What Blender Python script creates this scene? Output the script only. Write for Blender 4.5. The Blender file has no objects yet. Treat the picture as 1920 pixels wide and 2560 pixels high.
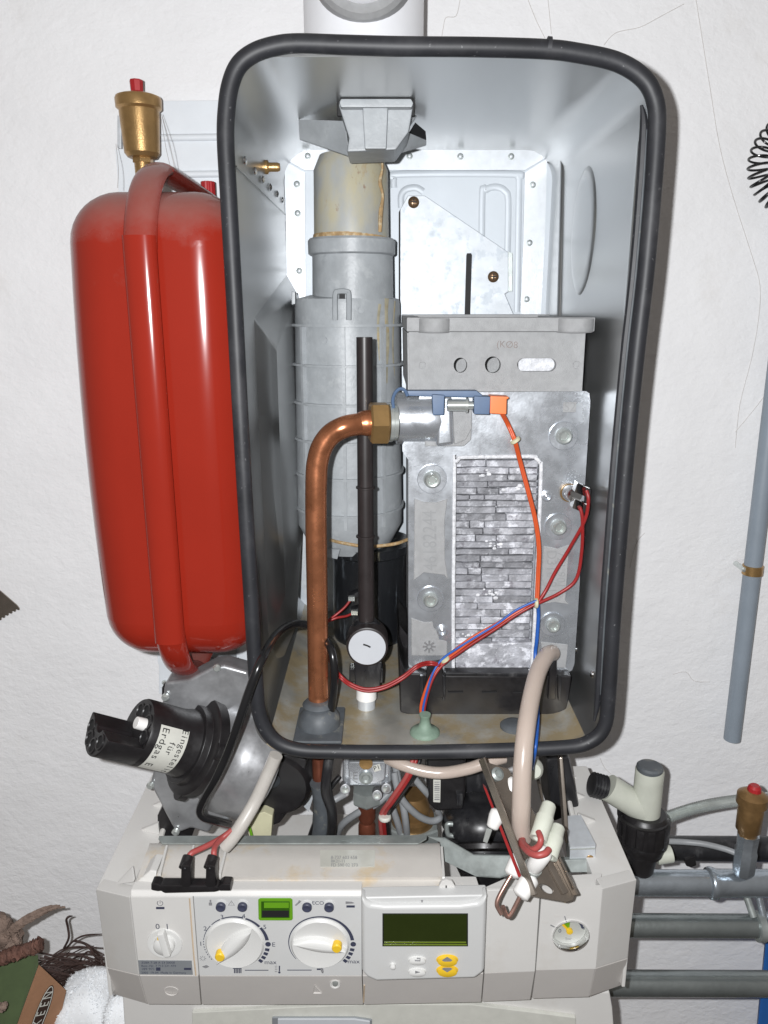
import bpy, bmesh, math, random
from mathutils import Vector, Matrix
random.seed(7)
rad = math.radians
sc = bpy.context.scene

# ------------------------------------------------------------------ camera, world, flash
PITCH = rad(14.8); F = 1923.0; CX, CY = 960.0, 1280.0      # focal length in photo pixels
SP, CP = math.sin(PITCH), math.cos(PITCH)
CAM = Vector((0, 0, 1.5))
cam = bpy.data.cameras.new('camera'); camo = bpy.data.objects.new('camera', cam)
sc.collection.objects.link(camo); sc.camera = camo
cam.sensor_fit = 'VERTICAL'; cam.sensor_height = 36; cam.lens = 36 * F / 2560
cam.clip_start = 0.02; cam.clip_end = 50
camo.location = CAM; camo.rotation_euler = (rad(90) - PITCH, 0, 0)
w = bpy.data.worlds.new('World'); sc.world = w; w.use_nodes = True
_wn = w.node_tree.nodes; _wl = w.node_tree.links           # dim room: darker floor, paler ceiling
_tc = _wn.new('ShaderNodeTexCoord'); _sx = _wn.new('ShaderNodeSeparateXYZ'); _cr = _wn.new('ShaderNodeValToRGB')
_mr = _wn.new('ShaderNodeMapRange'); _mr.inputs[1].default_value = -1; _mr.inputs[2].default_value = 1
_wl.new(_tc.outputs['Generated'], _sx.inputs[0]); _wl.new(_sx.outputs[2], _mr.inputs[0]); _wl.new(_mr.outputs[0], _cr.inputs[0])
_cr.color_ramp.elements[0].position = .15; _cr.color_ramp.elements[0].color = (.25, .205, .17, 1)
_cr.color_ramp.elements[1].position = .85; _cr.color_ramp.elements[1].color = (1.7, 1.55, 1.42, 1)
_wl.new(_cr.outputs[0], _wn['Background'].inputs[0])
_wn['Background'].inputs[1].default_value = 0.105
fl = bpy.data.lights.new('phone_flash', 'POINT'); flo = bpy.data.objects.new('phone_flash', fl)
sc.collection.objects.link(flo); flo.location = CAM + Vector((-0.021, 0.0, 0.010))
fl.energy = 23; fl.shadow_soft_size = 0.0035; fl.color = (0.975, 0.985, 1.0)
fl.use_nodes = True
_n = fl.node_tree.nodes; _lf = _n.new('ShaderNodeLightFalloff'); _lf.inputs['Strength'].default_value = 1.0
fl.node_tree.links.new(_lf.outputs['Linear'], _n['Emission'].inputs['Strength'])
sc.view_settings.view_transform = 'Standard'; sc.view_settings.look = 'None'
sc.view_settings.exposure = 0.55; sc.view_settings.gamma = 1.0

# ------------------------------------------------------------------ pixel -> place helpers
def ray(px, py):
    a = (px - CX) / F; b = (CY - py) / F
    return Vector((a, CP + b * SP, -SP + b * CP))
def P(px, py, Y):
    d = ray(px, py); return CAM + d * (Y / d.y)
def PX(px, py, X):
    d = ray(px, py); return CAM + d * (X / d.x)
def PZ(px, py, Z):
    d = ray(px, py); return CAM + d * ((Z - CAM.z) / d.z)
def R(n, py, Y):
    return n * (Y / ray(960, py).y) / F
def pp(l, Y): return [P(a, b, Y) for a, b in l]

# ------------------------------------------------------------------ materials
KS = 2.2                                          # overall grain of the mottling
def mat(name, col, rough=.5, metal=0., var=.12, vs=18., bump=0., bs=250., st=(), coat=0., trans=0.,
        alpha=1., stretch=(1, 1, 1), dust=None, spec=None, rv=0., sss=0., orand=0.):
    m = bpy.data.materials.new(name); m.use_nodes = True
    nt = m.node_tree; N = nt.nodes; L = nt.links; b = N['Principled BSDF']
    tc = N.new('ShaderNodeTexCoord'); mp = N.new('ShaderNodeMapping'); mp.inputs['Scale'].default_value = stretch
    L.new(tc.outputs['Object'], mp.inputs['Vector']); V = mp.outputs['Vector']
    def noise(s, det=5, r=.6):
        n = N.new('ShaderNodeTexNoise'); n.inputs['Scale'].default_value = s * KS; n.inputs['Detail'].default_value = det
        n.inputs['Roughness'].default_value = r; L.new(V, n.inputs['Vector']); return n
    n = noise(vs); mr = N.new('ShaderNodeMapRange'); mr.inputs[1].default_value = .3; mr.inputs[2].default_value = .7
    mr.inputs[3].default_value = 1 - var; mr.inputs[4].default_value = 1 + var; L.new(n.outputs[0], mr.inputs[0])
    mx = N.new('ShaderNodeMix'); mx.data_type = 'RGBA'; mx.blend_type = 'MULTIPLY'; mx.inputs[0].default_value = 1
    mx.inputs[6].default_value = (*col, 1); L.new(mr.outputs[0], mx.inputs[7]); out = mx.outputs[2]
    def over(out, c, fac):
        k = N.new('ShaderNodeMix'); k.data_type = 'RGBA'; L.new(fac, k.inputs[0]); L.new(out, k.inputs[6])
        k.inputs[7].default_value = (*c, 1); return k.outputs[2]
    for (c, s, lo, hi, amt) in st:
        q = noise(s, 6, .65); r = N.new('ShaderNodeMapRange'); r.inputs[1].default_value = lo; r.inputs[2].default_value = hi
        r.inputs[3].default_value = 0; r.inputs[4].default_value = amt; r.clamp = True
        L.new(q.outputs[0], r.inputs[0]); out = over(out, c, r.outputs[0])
    if orand:
        oi = N.new('ShaderNodeObjectInfo'); om = N.new('ShaderNodeMapRange'); om.inputs[3].default_value = 1 - orand; om.inputs[4].default_value = 1 + orand
        L.new(oi.outputs['Random'], om.inputs[0]); k = N.new('ShaderNodeMix'); k.data_type = 'RGBA'; k.blend_type = 'MULTIPLY'; k.inputs[0].default_value = 1
        L.new(out, k.inputs[6]); L.new(om.outputs[0], k.inputs[7]); out = k.outputs[2]
        ad0 = N.new('ShaderNodeVectorMath'); ad0.operation = 'ADD'; cb = N.new('ShaderNodeCombineXYZ'); ml = N.new('ShaderNodeMath'); ml.operation = 'MULTIPLY'; ml.inputs[1].default_value = 7
        L.new(oi.outputs['Random'], ml.inputs[0]); L.new(ml.outputs[0], cb.inputs[0]); L.new(tc.outputs['Object'], ad0.inputs[0]); L.new(cb.outputs[0], ad0.inputs[1]); L.new(ad0.outputs[0], mp.inputs['Vector'])
    rsock = None
    if dust:                                     # dust lying on surfaces that face up
        c, lo, hi, amt = dust
        g = N.new('ShaderNodeNewGeometry'); s = N.new('ShaderNodeSeparateXYZ'); L.new(g.outputs['Normal'], s.inputs[0])
        q = noise(14, 6, .7); ad = N.new('ShaderNodeMath'); ad.operation = 'MULTIPLY_ADD'; L.new(q.outputs[0], ad.inputs[0])
        ad.inputs[1].default_value = .9; L.new(s.outputs[2], ad.inputs[2])
        sp_ = N.new('ShaderNodeSeparateXYZ'); L.new(g.outputs['Position'], sp_.inputs[0]); hz = N.new('ShaderNodeMapRange')
        hz.inputs[1].default_value = 1.46; hz.inputs[2].default_value = 1.60; hz.inputs[4].default_value = .32; L.new(sp_.outputs[2], hz.inputs[0])
        a2 = N.new('ShaderNodeMath'); a2.operation = 'ADD'; L.new(ad.outputs[0], a2.inputs[0]); L.new(hz.outputs[0], a2.inputs[1])
        r = N.new('ShaderNodeMapRange'); r.inputs[1].default_value = lo; r.inputs[2].default_value = hi; r.inputs[4].default_value = amt
        L.new(a2.outputs[0], r.inputs[0]); out = over(out, c, r.outputs[0]); rsock = r.outputs[0]
    L.new(out, b.inputs['Base Color'])
    b.inputs['Roughness'].default_value = rough; b.inputs['Metallic'].default_value = metal
    if rv or rsock:
        a = N.new('ShaderNodeMapRange'); a.inputs[1].default_value = .3; a.inputs[2].default_value = .7
        a.inputs[3].default_value = max(.02, rough - rv); a.inputs[4].default_value = rough + rv
        L.new(noise(vs * 2).outputs[0], a.inputs[0]); o = a.outputs[0]
        if rsock:
            h = N.new('ShaderNodeMath'); h.operation = 'ADD'; L.new(o, h.inputs[0]); L.new(rsock, h.inputs[1]); h.use_clamp = True; o = h.outputs[0]
        L.new(o, b.inputs['Roughness'])
    b.inputs['Coat Weight'].default_value = coat; b.inputs['Transmission Weight'].default_value = trans
    b.inputs['Alpha'].default_value = alpha
    if spec is not None: b.inputs['Specular IOR Level'].default_value = spec
    if sss: b.inputs['Subsurface Weight'].default_value = sss; b.inputs['Subsurface Radius'].default_value = (.01, .01, .01); b.inputs['Subsurface Scale'].default_value = .3
    if bump:
        bn = N.new('ShaderNodeBump'); bn.inputs['Strength'].default_value = 1; bn.inputs['Distance'].default_value = bump
        L.new(noise(bs, 4, .6).outputs[0], bn.inputs['Height']); L.new(bn.outputs[0], b.inputs['Normal'])
    return m

MT = {}
def plaster():
    m = mat('wall_plaster', (.80, .80, .81), .85, var=.03, vs=5, st=[((.62, .60, .58), 90, .70, .78, .5), ((.70, .68, .66), 7, .6, .8, .5)])
    nt = m.node_tree; N = nt.nodes; L = nt.links; b = N['Principled BSDF']
    tc = N.new('ShaderNodeTexCoord'); mp = N.new('ShaderNodeMapping'); mp.inputs['Rotation'].default_value = (0, rad(28), 0); mp.inputs['Scale'].default_value = (.85, 1, 1.15)
    L.new(tc.outputs['Object'], mp.inputs[0]); prev = None
    for s, dist, det, dis in ((7, .0040, 2, 0), (55, .0010, 3, .3), (150, .0008, 3, .3), (420, .0002, 2, 0)):
        n = N.new('ShaderNodeTexNoise'); n.inputs['Scale'].default_value = s; n.inputs['Detail'].default_value = det
        n.inputs['Distortion'].default_value = dis; L.new(mp.outputs[0], n.inputs['Vector'])
        bn = N.new('ShaderNodeBump'); bn.inputs['Distance'].default_value = dist; bn.inputs['Strength'].default_value = 1
        L.new(n.outputs[0], bn.inputs['Height'])
        if prev: L.new(prev, bn.inputs['Normal'])
        prev = bn.outputs[0]
    L.new(prev, b.inputs['Normal']); return m
MT['wall'] = plaster()
W_ = (.80, .79, .76)
MT['white_sheet'] = mat('white_painted_sheet', (.72, .76, .80), .4, var=.03)
MT['flue_white'] = mat('white_flue_enamel', (.80, .81, .84), .3, var=.03)
MT['gasket'] = mat('black_rubber_gasket', (.020, .021, .025), .52, var=.25, vs=14, bump=.00015, bs=30, st=[((.30, .30, .31), 120,   .655, .73, .5), ((.07, .07, .075), 9, .5, .8, .7)])
MT['steel'] = mat('sheet_steel', (.48, .485, .485), .30, .92, var=.08, vs=6, rv=.02, stretch=(1, .25, 1))
MT['steel_floor'] = mat('stained_steel_floor', (.42, .41, .37), .45, .45, var=.25, vs=10, rv=.15,
    st=[((.40, .31, .17), 9, .44, .58, .85), ((.19, .20, .20), 8, .55, .66, .7), ((.36, .22, .08), 20, .64, .72, .7), ((.62, .60, .55), 50, .70, .76, .7)])
MT['galv'] = mat('galvanized_sheet', (.58, .61, .64), .46, .30, var=.07, vs=60, rv=.06, st=[((.55, .60, .66), 70, .56, .68, .5)])
MT['galv_dark'] = mat('dull_galvanized_steel', (.34, .37, .36), .42, .5, var=.15, vs=25, rv=.1)
MT['back_embossed'] = mat('embossed_aluminium_sheet', (.50, .54, .58), .5, .15, var=.04, vs=8)
MT['plastic_grey'] = mat('grey_flue_plastic', (.33, .35, .365), .42, var=.13, vs=22, bump=.0003, bs=90,
    st=[((.42, .44, .45), 35, .55, .68, .6), ((.22, .24, .25), 28, .60, .72, .5)])
MT['plastic_grey_stained'] = mat('stained_grey_flue_plastic', (.36, .37, .36), .42, var=.12, vs=18, stretch=(1, 1, .5),
    st=[((.44, .40, .27), 12, .40, .58, .85), ((.34, .20, .06), 14, .58, .68, .8), ((.20, .09, .06), 40, .66, .72, .7)])
MT['stain'] = mat('orange_condensate_stain', (.38, .25, .12), .6, var=.4, vs=60, st=[((.55, .48, .33), 80, .5, .6, .7)])
MT['black'] = mat('black_plastic', (.014, .013, .014), .38, var=.2, vs=40, rv=.08)
MT['black_worn'] = mat('dusty_black_plastic', (.016, .016, .018), .35, var=.3, vs=30, rv=.1, st=[((.12, .12, .12), 30, .58, .75, .5)], stretch=(1, 1, .35))
MT['black_brown'] = mat('aged_black_tube', (.026, .021, .021), .38, var=.2, vs=30)
MT['cup'] = mat('streaked_black_cup', (.012, .013, .015), .3, var=.3, vs=30, stretch=(1, 1, .2),
    st=[((.13, .15, .17), 60, .56, .70, .6), ((.22, .19, .10), 30, .62, .72, .5)])
MT['copper'] = mat('copper_pipe', (.55, .215, .105), .27, .78, var=.16, vs=16, rv=.08, st=[((.30, .11, .05), 20, .52, .72, .6), ((.60, .38, .26), 140, .72, .78, .5)])
MT['copper_dark'] = mat('tarnished_copper', (.22, .07, .04), .38, .6, var=.25, vs=25)
MT['brass'] = mat('cast_brass', (.44, .275, .115), .32, .72, var=.12, vs=40, bump=.0002, bs=400)
MT['brass_dark'] = mat('tarnished_brass', (.26, .155, .065), .35, .6, var=.25, vs=40)
MT['alu'] = mat('cast_aluminium', (.55, .58, .62), .28, .74, var=.07, vs=12, rv=.08, bump=.00006, bs=200,
    st=[((.62, .65, .70), 7, .50, .70, .5), ((.38, .40, .43), 9, .56, .70, .35)])
MT['alu_rough'] = mat('sand_cast_aluminium', (.37, .375, .38), .6, .25, var=.10, vs=60, bump=.0005, bs=900, st=[((.24, .24, .24), 30, .62, .74, .4)])
MT['alu_dirty'] = mat('dirty_cast_aluminium', (.34, .345, .355), .38, .55, var=.2, vs=16, rv=.12, st=[((.20, .20, .21), 14, .5, .68, .6), ((.55, .56, .58), 22, .66, .76, .5)])
MT['fin'] = mat('oxidised_fin', (.31, .315, .34), .6, .15, var=.35, vs=40, bump=.0010, bs=110, orand=.35,
    st=[((.58, .59, .63), 45, .52, .60, .9), ((.12, .11, .13), 36, .59, .66, .7)])
MT['crust'] = mat('white_oxide_crust', (.72, .73, .76), .8, var=.25, vs=120, bump=.001, bs=400)
MT['bolt'] = mat('zinc_bolt', (.66, .70, .68), .22, .7, var=.1, vs=60)
MT['chrome'] = mat('chrome', (.80, .80, .80), .10, 1., var=.03)
MT['dark'] = mat('dark_void', (.008, .008, .009), .7, var=.1)
MT['red_paint'] = mat('red_gloss_paint', (.28, .020, .010), .15, var=.06, vs=4, coat=.4, dust=((.27, .15, .13), .70, 1.6, .65),
    st=[((.55, .20, .17), 160, .74, .78, .6)])
MT['red_cap'] = mat('red_plastic', (.36, .018, .022), .4, var=.1)
MT['panel'] = mat('off_white_abs', (.63, .62, .60), .40, var=.03, vs=6, st=[((.50, .46, .40), 5, .56, .74, .4), ((.42, .38, .32), 60, .70, .76, .4)])
MT['panel_grey'] = mat('light_grey_abs', (.59, .595, .59), .38, var=.03, vs=6, st=[((.50, .48, .43), 6, .58, .76, .35)])
MT['panel_dirty'] = mat('rust_stained_abs', (.60, .575, .54), .45, var=.05, vs=12, stretch=(1, 1, 1), st=[((.60, .45, .24), 10, .55, .72, .75), ((.44, .41, .36), 22, .60, .75, .5)])
MT['panel_low'] = mat('off_white_abs_shaded', (.60, .575, .55), .42, var=.03, vs=12)  # same plastic as the panel, toned darker to paint shade on the lower slopes
MT['knob'] = mat('knob_grey', (.68, .68, .665), .30, var=.02)
MT['yellow'] = mat('yellow_plastic', (.80, .52, .03), .4, var=.04)
MT['navy'] = mat('navy_print', (.045, .05, .085), .5, var=.1)
MT['print_grey'] = mat('grey_print', (.24, .24, .25), .5, var=.2, vs=200)
MT['sticker'] = mat('silver_sticker', (.30, .32, .34), .35, .3, var=.05)
MT['sticker_clear'] = mat('faded_sticker', (.52, .52, .47), .3, var=.08)
MT['label_white'] = mat('white_label', (.58, .58, .53), .45, var=.05, vs=50)
MT['green_case'] = mat('bright_green_bezel', (.13, .33, .015), .3, var=.05)
MT['green_lcd'] = mat('green_window', (.03, .10, .006), .15, var=.2, vs=40, coat=.5)
MT['lcd'] = mat('olive_lcd', (.022, .032, .006), .12, var=.1, coat=.6)
MT['lcd_line'] = mat('lcd_edge', (.16, .22, .02), .3)
MT['white_fluff'] = mat('white_fleece', (.80, .82, .84), .95, var=.04, vs=10)
MT['ceramic'] = mat('white_ceramic', (.82, .81, .79), .25, var=.02)
MT['hose'] = mat('clear_beige_hose', (.56, .47, .41), .24, var=.05, vs=8, trans=.15, sss=.3)
MT['hose_grey'] = mat('translucent_sleeve', (.50, .475, .44), .35, var=.06, vs=20, sss=.2)
MT['boot'] = mat('translucent_silicone', (.60, .62, .54), .4, var=.05, sss=.3)
MT['red_wire'] = mat('red_wire', (.28, .018, .018), .4, var=.1)
MT['red_wire_dull'] = mat('dusty_red_wire', (.36, .07, .065), .45, var=.15)
MT['orange_wire'] = mat('orange_wire', (.56, .085, .022), .38, var=.08)
MT['orange'] = mat('orange_plastic', (.82, .20, .055), .4, var=.05)
MT['blue_wire'] = mat('blue_wire', (.02, .10, .40), .4, var=.1)
MT['blue_clip'] = mat('slate_blue_plastic', (.075, .125, .22), .45, var=.1, vs=40)
MT['green_rubber'] = mat('pale_green_rubber', (.19, .27, .21), .6, var=.15, vs=50)
MT['grey_rubber'] = mat('grey_rubber', (.085, .095, .105), .55, var=.25, vs=25, st=[((.25, .24, .20), 40, .58, .70, .7)])
MT['cable_black'] = mat('black_cable', (.012, .012, .013), .22, var=.1)
MT['cable_grey'] = mat('grey_cable', (.25, .26, .27), .45, var=.15)
MT['conduit'] = mat('grey_conduit', (.245, .285, .33), .42, var=.05)
MT['cream'] = mat('cream_plastic', (.50, .515, .45), .42, var=.08, vs=20, st=[((.45, .46, .36), 16, .6, .75, .4)])
MT['zinc_pipe'] = mat('zinc_pipe', (.42, .47, .52), .24, .80, var=.12, vs=14, bump=.0006, bs=60)
MT['zinc_pipe_dull'] = mat('dull_zinc_pipe', (.28, .31, .31), .27, .75, var=.12, vs=14, bump=.0004, bs=80)
MT['inner_white'] = mat('white_inner', (.52, .54, .57), .4, var=.04)
MT['screw'] = mat('bronze_screw', (.27, .17, .10), .32, .75, var=.1)
MT['card'] = mat('brown_card', (.34, .18, .10), .75, var=.06, vs=40)
MT['card_green'] = mat('green_card', (.050, .075, .026), .75, var=.12, vs=30)
MT['card_print'] = mat('dark_brown_print', (.035, .018, .013), .6)
MT['bark'] = mat('reddish_bark', (.13, .062, .045), .8, var=.35, vs=60, bump=.002, bs=120)
MT['bark_light'] = mat('grey_bark', (.21, .15, .12), .8, var=.3, vs=60, bump=.002, bs=160)
MT['twig'] = mat('dark_twig', (.045, .024, .020), .7, var=.3, vs=90)
MT['blue_bin'] = mat('blue_plastic', (.02, .11, .36), .4, var=.06)
MT['web'] = mat('cobweb', (.60, .58, .56), .9)
MT['beige_conn'] = mat('ivory_connector', (.55, .53, .36), .5, var=.1)
MT['smoke_plate'] = mat('tempered_steel', (.34, .30, .26), .22, .85, var=.18, vs=18)

MT['rust_pale'] = mat('pale_rust_run', (.58, .46, .33), .5, var=.1)
MT['dial_grey'] = mat('dial_grey', (.46, .47, .44), .4, var=.04)
MT['galv_plate'] = mat('spangled_zinc_plate', (.47, .50, .53), .48, .30, var=.08, vs=30, rv=.06, st=[((.36, .40, .44), 26, .54, .60, .7), ((.60, .63, .66), 40, .60, .66, .6)])
MT['pencil'] = mat('faint_marker', (.24, .21, .20), .8, var=.3, vs=120)
MT['cast_mark_shade'] = mat('cast_mark_shade', (.27, .275, .28), .6, var=.1)  # flat darker tone painting the edge shading of relief lettering
MT['rod'] = mat('heat_tinted_rod', (.40, .25, .21), .3, .7, var=.3, vs=60)

# ------------------------------------------------------------------ mesh builder
WLOC = {}
def catmull(p, sub, closed=False):
    n = len(p); out = []
    for i in range(n if closed else n - 1):
        if closed: a, b, c, d = p[(i - 1) % n], p[i], p[(i + 1) % n], p[(i + 2) % n]
        else: a, b, c, d = p[max(i - 1, 0)], p[i], p[i + 1], p[min(i + 2, n - 1)]
        for k in range(sub):
            t = k / sub
            out.append(.5 * (2 * b + (c - a) * t + (2 * a - 5 * b + 4 * c - d) * t * t + (3 * b - a - 3 * c + d) * t ** 3))
    if not closed: out.append(p[-1].copy())
    return out
class B:
    def __init__(s): s.bm = bmesh.new()
    def verts(s, pts): return [s.bm.verts.new(p) for p in pts]
    def ring(s, c, u, v, r, n, ru=1., rv_=1.): return s.verts([c + u * (math.cos(2 * math.pi * i / n) * r * ru) + v * (math.sin(2 * math.pi * i / n) * r * rv_) for i in range(n)])
    def skin(s, a, b):
        n = len(a)
        for i in range(n): s.bm.faces.new((a[i], a[(i + 1) % n], b[(i + 1) % n], b[i]))
    @staticmethod
    def frame(d):
        d = d.normalized(); up = Vector((0, 0, 1)) if abs(d.z) < .9 else Vector((1, 0, 0))
        u = d.cross(up).normalized(); return u, d.cross(u).normalized()
    def lathe(s, o, ax, prof, n=28, cap0=True, cap1=True, phase=0):
        ax = ax.normalized(); u, v = s.frame(ax)
        if phase: q = Matrix.Rotation(phase, 3, ax); u = q @ u; v = q @ v
        rs = [s.ring(o + ax * h, u, v, max(r, 1e-5), n) for r, h in prof]
        for a, b in zip(rs, rs[1:]): s.skin(a, b)
        if cap0: s.bm.faces.new(rs[0][::-1])
        if cap1: s.bm.faces.new(rs[-1])
        return s
    def cyl(s, p0, p1, r0, r1=None, n=24, cap=True):
        d = p1 - p0; return s.lathe(p0, d, [(r0, 0), (r0 if r1 is None else r1, d.length)], n, cap, cap)
    def tube(s, pts, r, n=12, sub=8, closed=False, cap=True, ru=1., flat=None):
        pts = [Vector(p) for p in pts]
        rr = r if isinstance(r, (list, tuple)) else [r] * len(pts)
        rv = [Vector((x, 0, 0)) for x in rr]
        if sub > 1: q = catmull(pts, sub, closed); rq = [x.x for x in catmull(rv, sub, closed)]
        else: q = pts; rq = rr
        m = len(q); rings = []
        t0 = (q[1] - q[0]).normalized(); u, v = s.frame(t0)
        for i in range(m):
            t = (q[(i + 1) % m] - q[i - 1]) if closed else (q[min(i + 1, m - 1)] - q[max(i - 1, 0)])
            t.normalize(); u = (u - t * u.dot(t)).normalized(); v = t.cross(u)
            if flat is not None: u2 = (flat - t * flat.dot(t)).normalized(); v2 = t.cross(u2)
            else: u2, v2 = u, v
            rings.append(s.ring(q[i], u2, v2, max(rq[i], 1e-5), n, ru))
        for a, b in zip(rings, rings[1:]): s.skin(a, b)
        if closed: s.skin(rings[-1], rings[0])
        elif cap: s.bm.faces.new(rings[0][::-1]); s.bm.faces.new(rings[-1])
        return s
    def prism(s, pts, vec):
        a = s.verts(pts); b = s.verts([p + vec for p in pts])
        s.bm.faces.new(a[::-1]); s.bm.faces.new(b); s.skin(a, b); return s
    def pris(s, pxs, Y, dep): return s.prism(pp(pxs, Y), Vector((0, dep, 0)))
    def box(s, a, b):
        x0, y0, z0 = [min(i, j) for i, j in zip(a, b)]; x1, y1, z1 = [max(i, j) for i, j in zip(a, b)]
        return s.prism([Vector((x0, y0, z0)), Vector((x1, y0, z0)), Vector((x1, y0, z1)), Vector((x0, y0, z1))], Vector((0, y1 - y0, 0)))
    def obox(s, c, ax, ay, az):                      # oriented box, half-extent vectors
        p = [c - ax - ay - az, c + ax - ay - az, c + ax - ay + az, c - ax - ay + az]; return s.prism(p, ay * 2)
    def ball(s, c, r, sc_=(1, 1, 1), u=20, v=12, dirn=None):
        m = Matrix.Translation(c) @ Matrix.Diagonal((*sc_, 1)); bmesh.ops.create_uvsphere(s.bm, u_segments=u, v_segments=v, radius=r, matrix=m); return s
    def sheet(s, rows, thick=None):                   # grid of points
        g = [s.verts(r) for r in rows]
        for a, b in zip(g, g[1:]):
            for i in range(len(a) - 1): s.bm.faces.new((a[i], a[i + 1], b[i + 1], b[i]))
        return s
    def build(s, name, m, parent=None, bevel=0., seg=2, ang=32, smooth=True, sharp=38):
        bm = s.bm
        bmesh.ops.recalc_face_normals(bm, faces=bm.faces)
        if bevel:
            bm.normal_update()
            es = [e for e in bm.edges if len(e.link_faces) == 2 and e.calc_face_angle(0) > rad(ang)]
            bmesh.ops.bevel(bm, geom=es, offset=bevel, offset_type='OFFSET', segments=seg, profile=.5, affect='EDGES', clamp_overlap=True)
        vs = [v.co for v in bm.verts]
        lo = Vector([min(v[i] for v in vs) for i in range(3)]); hi = Vector([max(v[i] for v in vs) for i in range(3)]); c = (lo + hi) / 2
        bmesh.ops.translate(bm, verts=bm.verts, vec=-c)
        me = bpy.data.meshes.new(name); bm.to_mesh(me); bm.free()
        me.materials.append(MT[m])
        if smooth:
            me.polygons.foreach_set('use_smooth', [True] * len(me.polygons)); me.set_sharp_from_angle(angle=rad(sharp))
        o = bpy.data.objects.new(name, me); sc.collection.objects.link(o)
        if smooth and bevel:
            o.modifiers.new('wn', 'WEIGHTED_NORMAL').keep_sharp = True
        place(o, c, parent); return o
def place(o, c, parent):
    WLOC[o.name] = c.copy()
    if parent: o.parent = parent; o.location = c - WLOC[parent.name]
    else: o.location = c
def thing(name, label, cat, loc, group=None):
    o = bpy.data.objects.new(name, None); sc.collection.objects.link(o); o.empty_display_size = .01
    place(o, Vector(loc), None); tag(o, label, cat, group); return o
def tag(o, label, cat, group=None):
    o['label'] = label; o['category'] = cat
    if group: o['group'] = group
    return o
def clone(o, c, parent, rot=None):
    k = o.copy(); sc.collection.objects.link(k); k.parent = None
    if rot: k.rotation_euler = rot
    place(k, c, parent); return k
_txt = {}
def text(string, c, xd, yd, size, m, parent, name='lettering', ext=.0001, align='CENTER', fit=0, squash=1):
    key = (string, align)
    if key not in _txt:
        cu = bpy.data.curves.new('t', 'FONT'); cu.body = string; cu.size = 1; cu.align_x = align; cu.align_y = 'CENTER'; cu.resolution_u = 3
        ob = bpy.data.objects.new('t', cu); sc.collection.objects.link(ob)
        dg = bpy.context.evaluated_depsgraph_get(); me = bpy.data.meshes.new_from_object(ob.evaluated_get(dg))
        _txt[key] = ([v.co.copy() for v in me.vertices], [tuple(p.vertices) for p in me.polygons])
        bpy.data.objects.remove(ob); bpy.data.curves.remove(cu); bpy.data.meshes.remove(me)
    vs, fs = _txt[key]; b = B()
    if fit: size = fit / (max(v.x for v in vs) - min(v.x for v in vs))
    vv = b.verts([c + xd * (v.x * size) + yd * (v.y * size * squash) for v in vs])
    for f in fs:
        try: b.bm.faces.new([vv[i] for i in f])
        except ValueError: pass
    return b.build(name, m, parent, smooth=False)
V = Vector; X_ = V((1, 0, 0)); Y_ = V((0, 1, 0)); Z_ = V((0, 0, 1))

# ------------------------------------------------------------------ setting: the wall
YW = .87
wall = B().box((-2.0, YW, -.6), (2.0, YW + .1, 3.0)).build('wall', 'wall', smooth=False); wall['kind'] = 'structure'

# ------------------------------------------------------------------ mounting plate behind the boiler
YM = .852
xl = P(290, 330, YM).x; zt = P(420, 250, YM).z; zb = P(420, 1722, YM).z
t = thing('mounting_plate', 'white sheet metal mounting plate on the wall behind the red vessel', 'plate', (-.15, YM, zb))
B().pris([(397, 252), (560, 250), (640, 1735), (397, 1735)], YM, .006).build('sheet', 'white_sheet', t, bevel=.0008)
B().pris([(293, 288), (303, 290), (303, 372), (293, 370)], YM + .008, .006).build('tab', 'galv', t, bevel=.0006)
B().pris([(288, 372), (412, 372), (440, 1660), (395, 1660)], YM + .004, .005).build('edge_strip', 'white_sheet', t, bevel=.0006)
B().pris([(397, 1630), (458, 1630), (458, 1712), (452, 1719), (398, 1719)], YM - .008, .003).build('foot_tab', 'white_sheet', t, bevel=.0006)
for yy in (345, 437):
    B().tube([P(400, yy, YM), P(560, yy - 2, YM)], .0035, 10, 1).build('ridge', 'white_sheet', t)
s_ = B().lathe(P(412, 1706, YM - .009), -Y_, [(.0035, 0), (.0035, .001), (.002, .003)], 16).build('screw', 'bolt', t)
lb = B().pris([(503, 1625), (591, 1620), (591, 1672), (500, 1672)], YM - .004, .002).build('rating_label', 'sticker', t)
for i, (a, b_, s, x) in enumerate([('CE 0085', 1652, .011, 560), ('E2 BE', 1658, .007, 520), ('0085 CM', 1664, .005, 570), ('G20', 1643, .006, 517)]):
    text(a, P(x, b_, YM - .0045), X_, Z_, s, 'navy', lb)

# ------------------------------------------------------------------ white flue above the casing
ft = thing('flue_pipe', 'white enamel flue pipe with round inspection ring above the steel casing', 'flue pipe', (.0, .72, CAM.z + .151))
fx = (P(907, 60, .70).x); frr = R(157, 60, .70)
B().cyl(V((fx, .735, CAM.z + .152)), V((fx, .735, CAM.z + .62)), frr, n=48).build('tube', 'flue_white', ft, sharp=60)
fc = P(907, -92, .735 - frr)
B().lathe(V((fc.x, .735, fc.z)), -Y_, [(R(128, -40, .70), 0), (R(128, -40, .70), frr + .006), (R(118, -40, .70), frr + .010), (R(100, -40, .70), frr + .010)], 48).build('inspection_collar', 'alu_rough', ft)
B().lathe(V((fc.x, .735 - frr - .008, fc.z)), -Y_, [(R(97, -40, .70), 0), (R(97, -40, .70), .004), (R(90, -40, .70), .008), (R(20, -40, .7), .009)], 48).build('inspection_cap', 'flue_white', ft)

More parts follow.
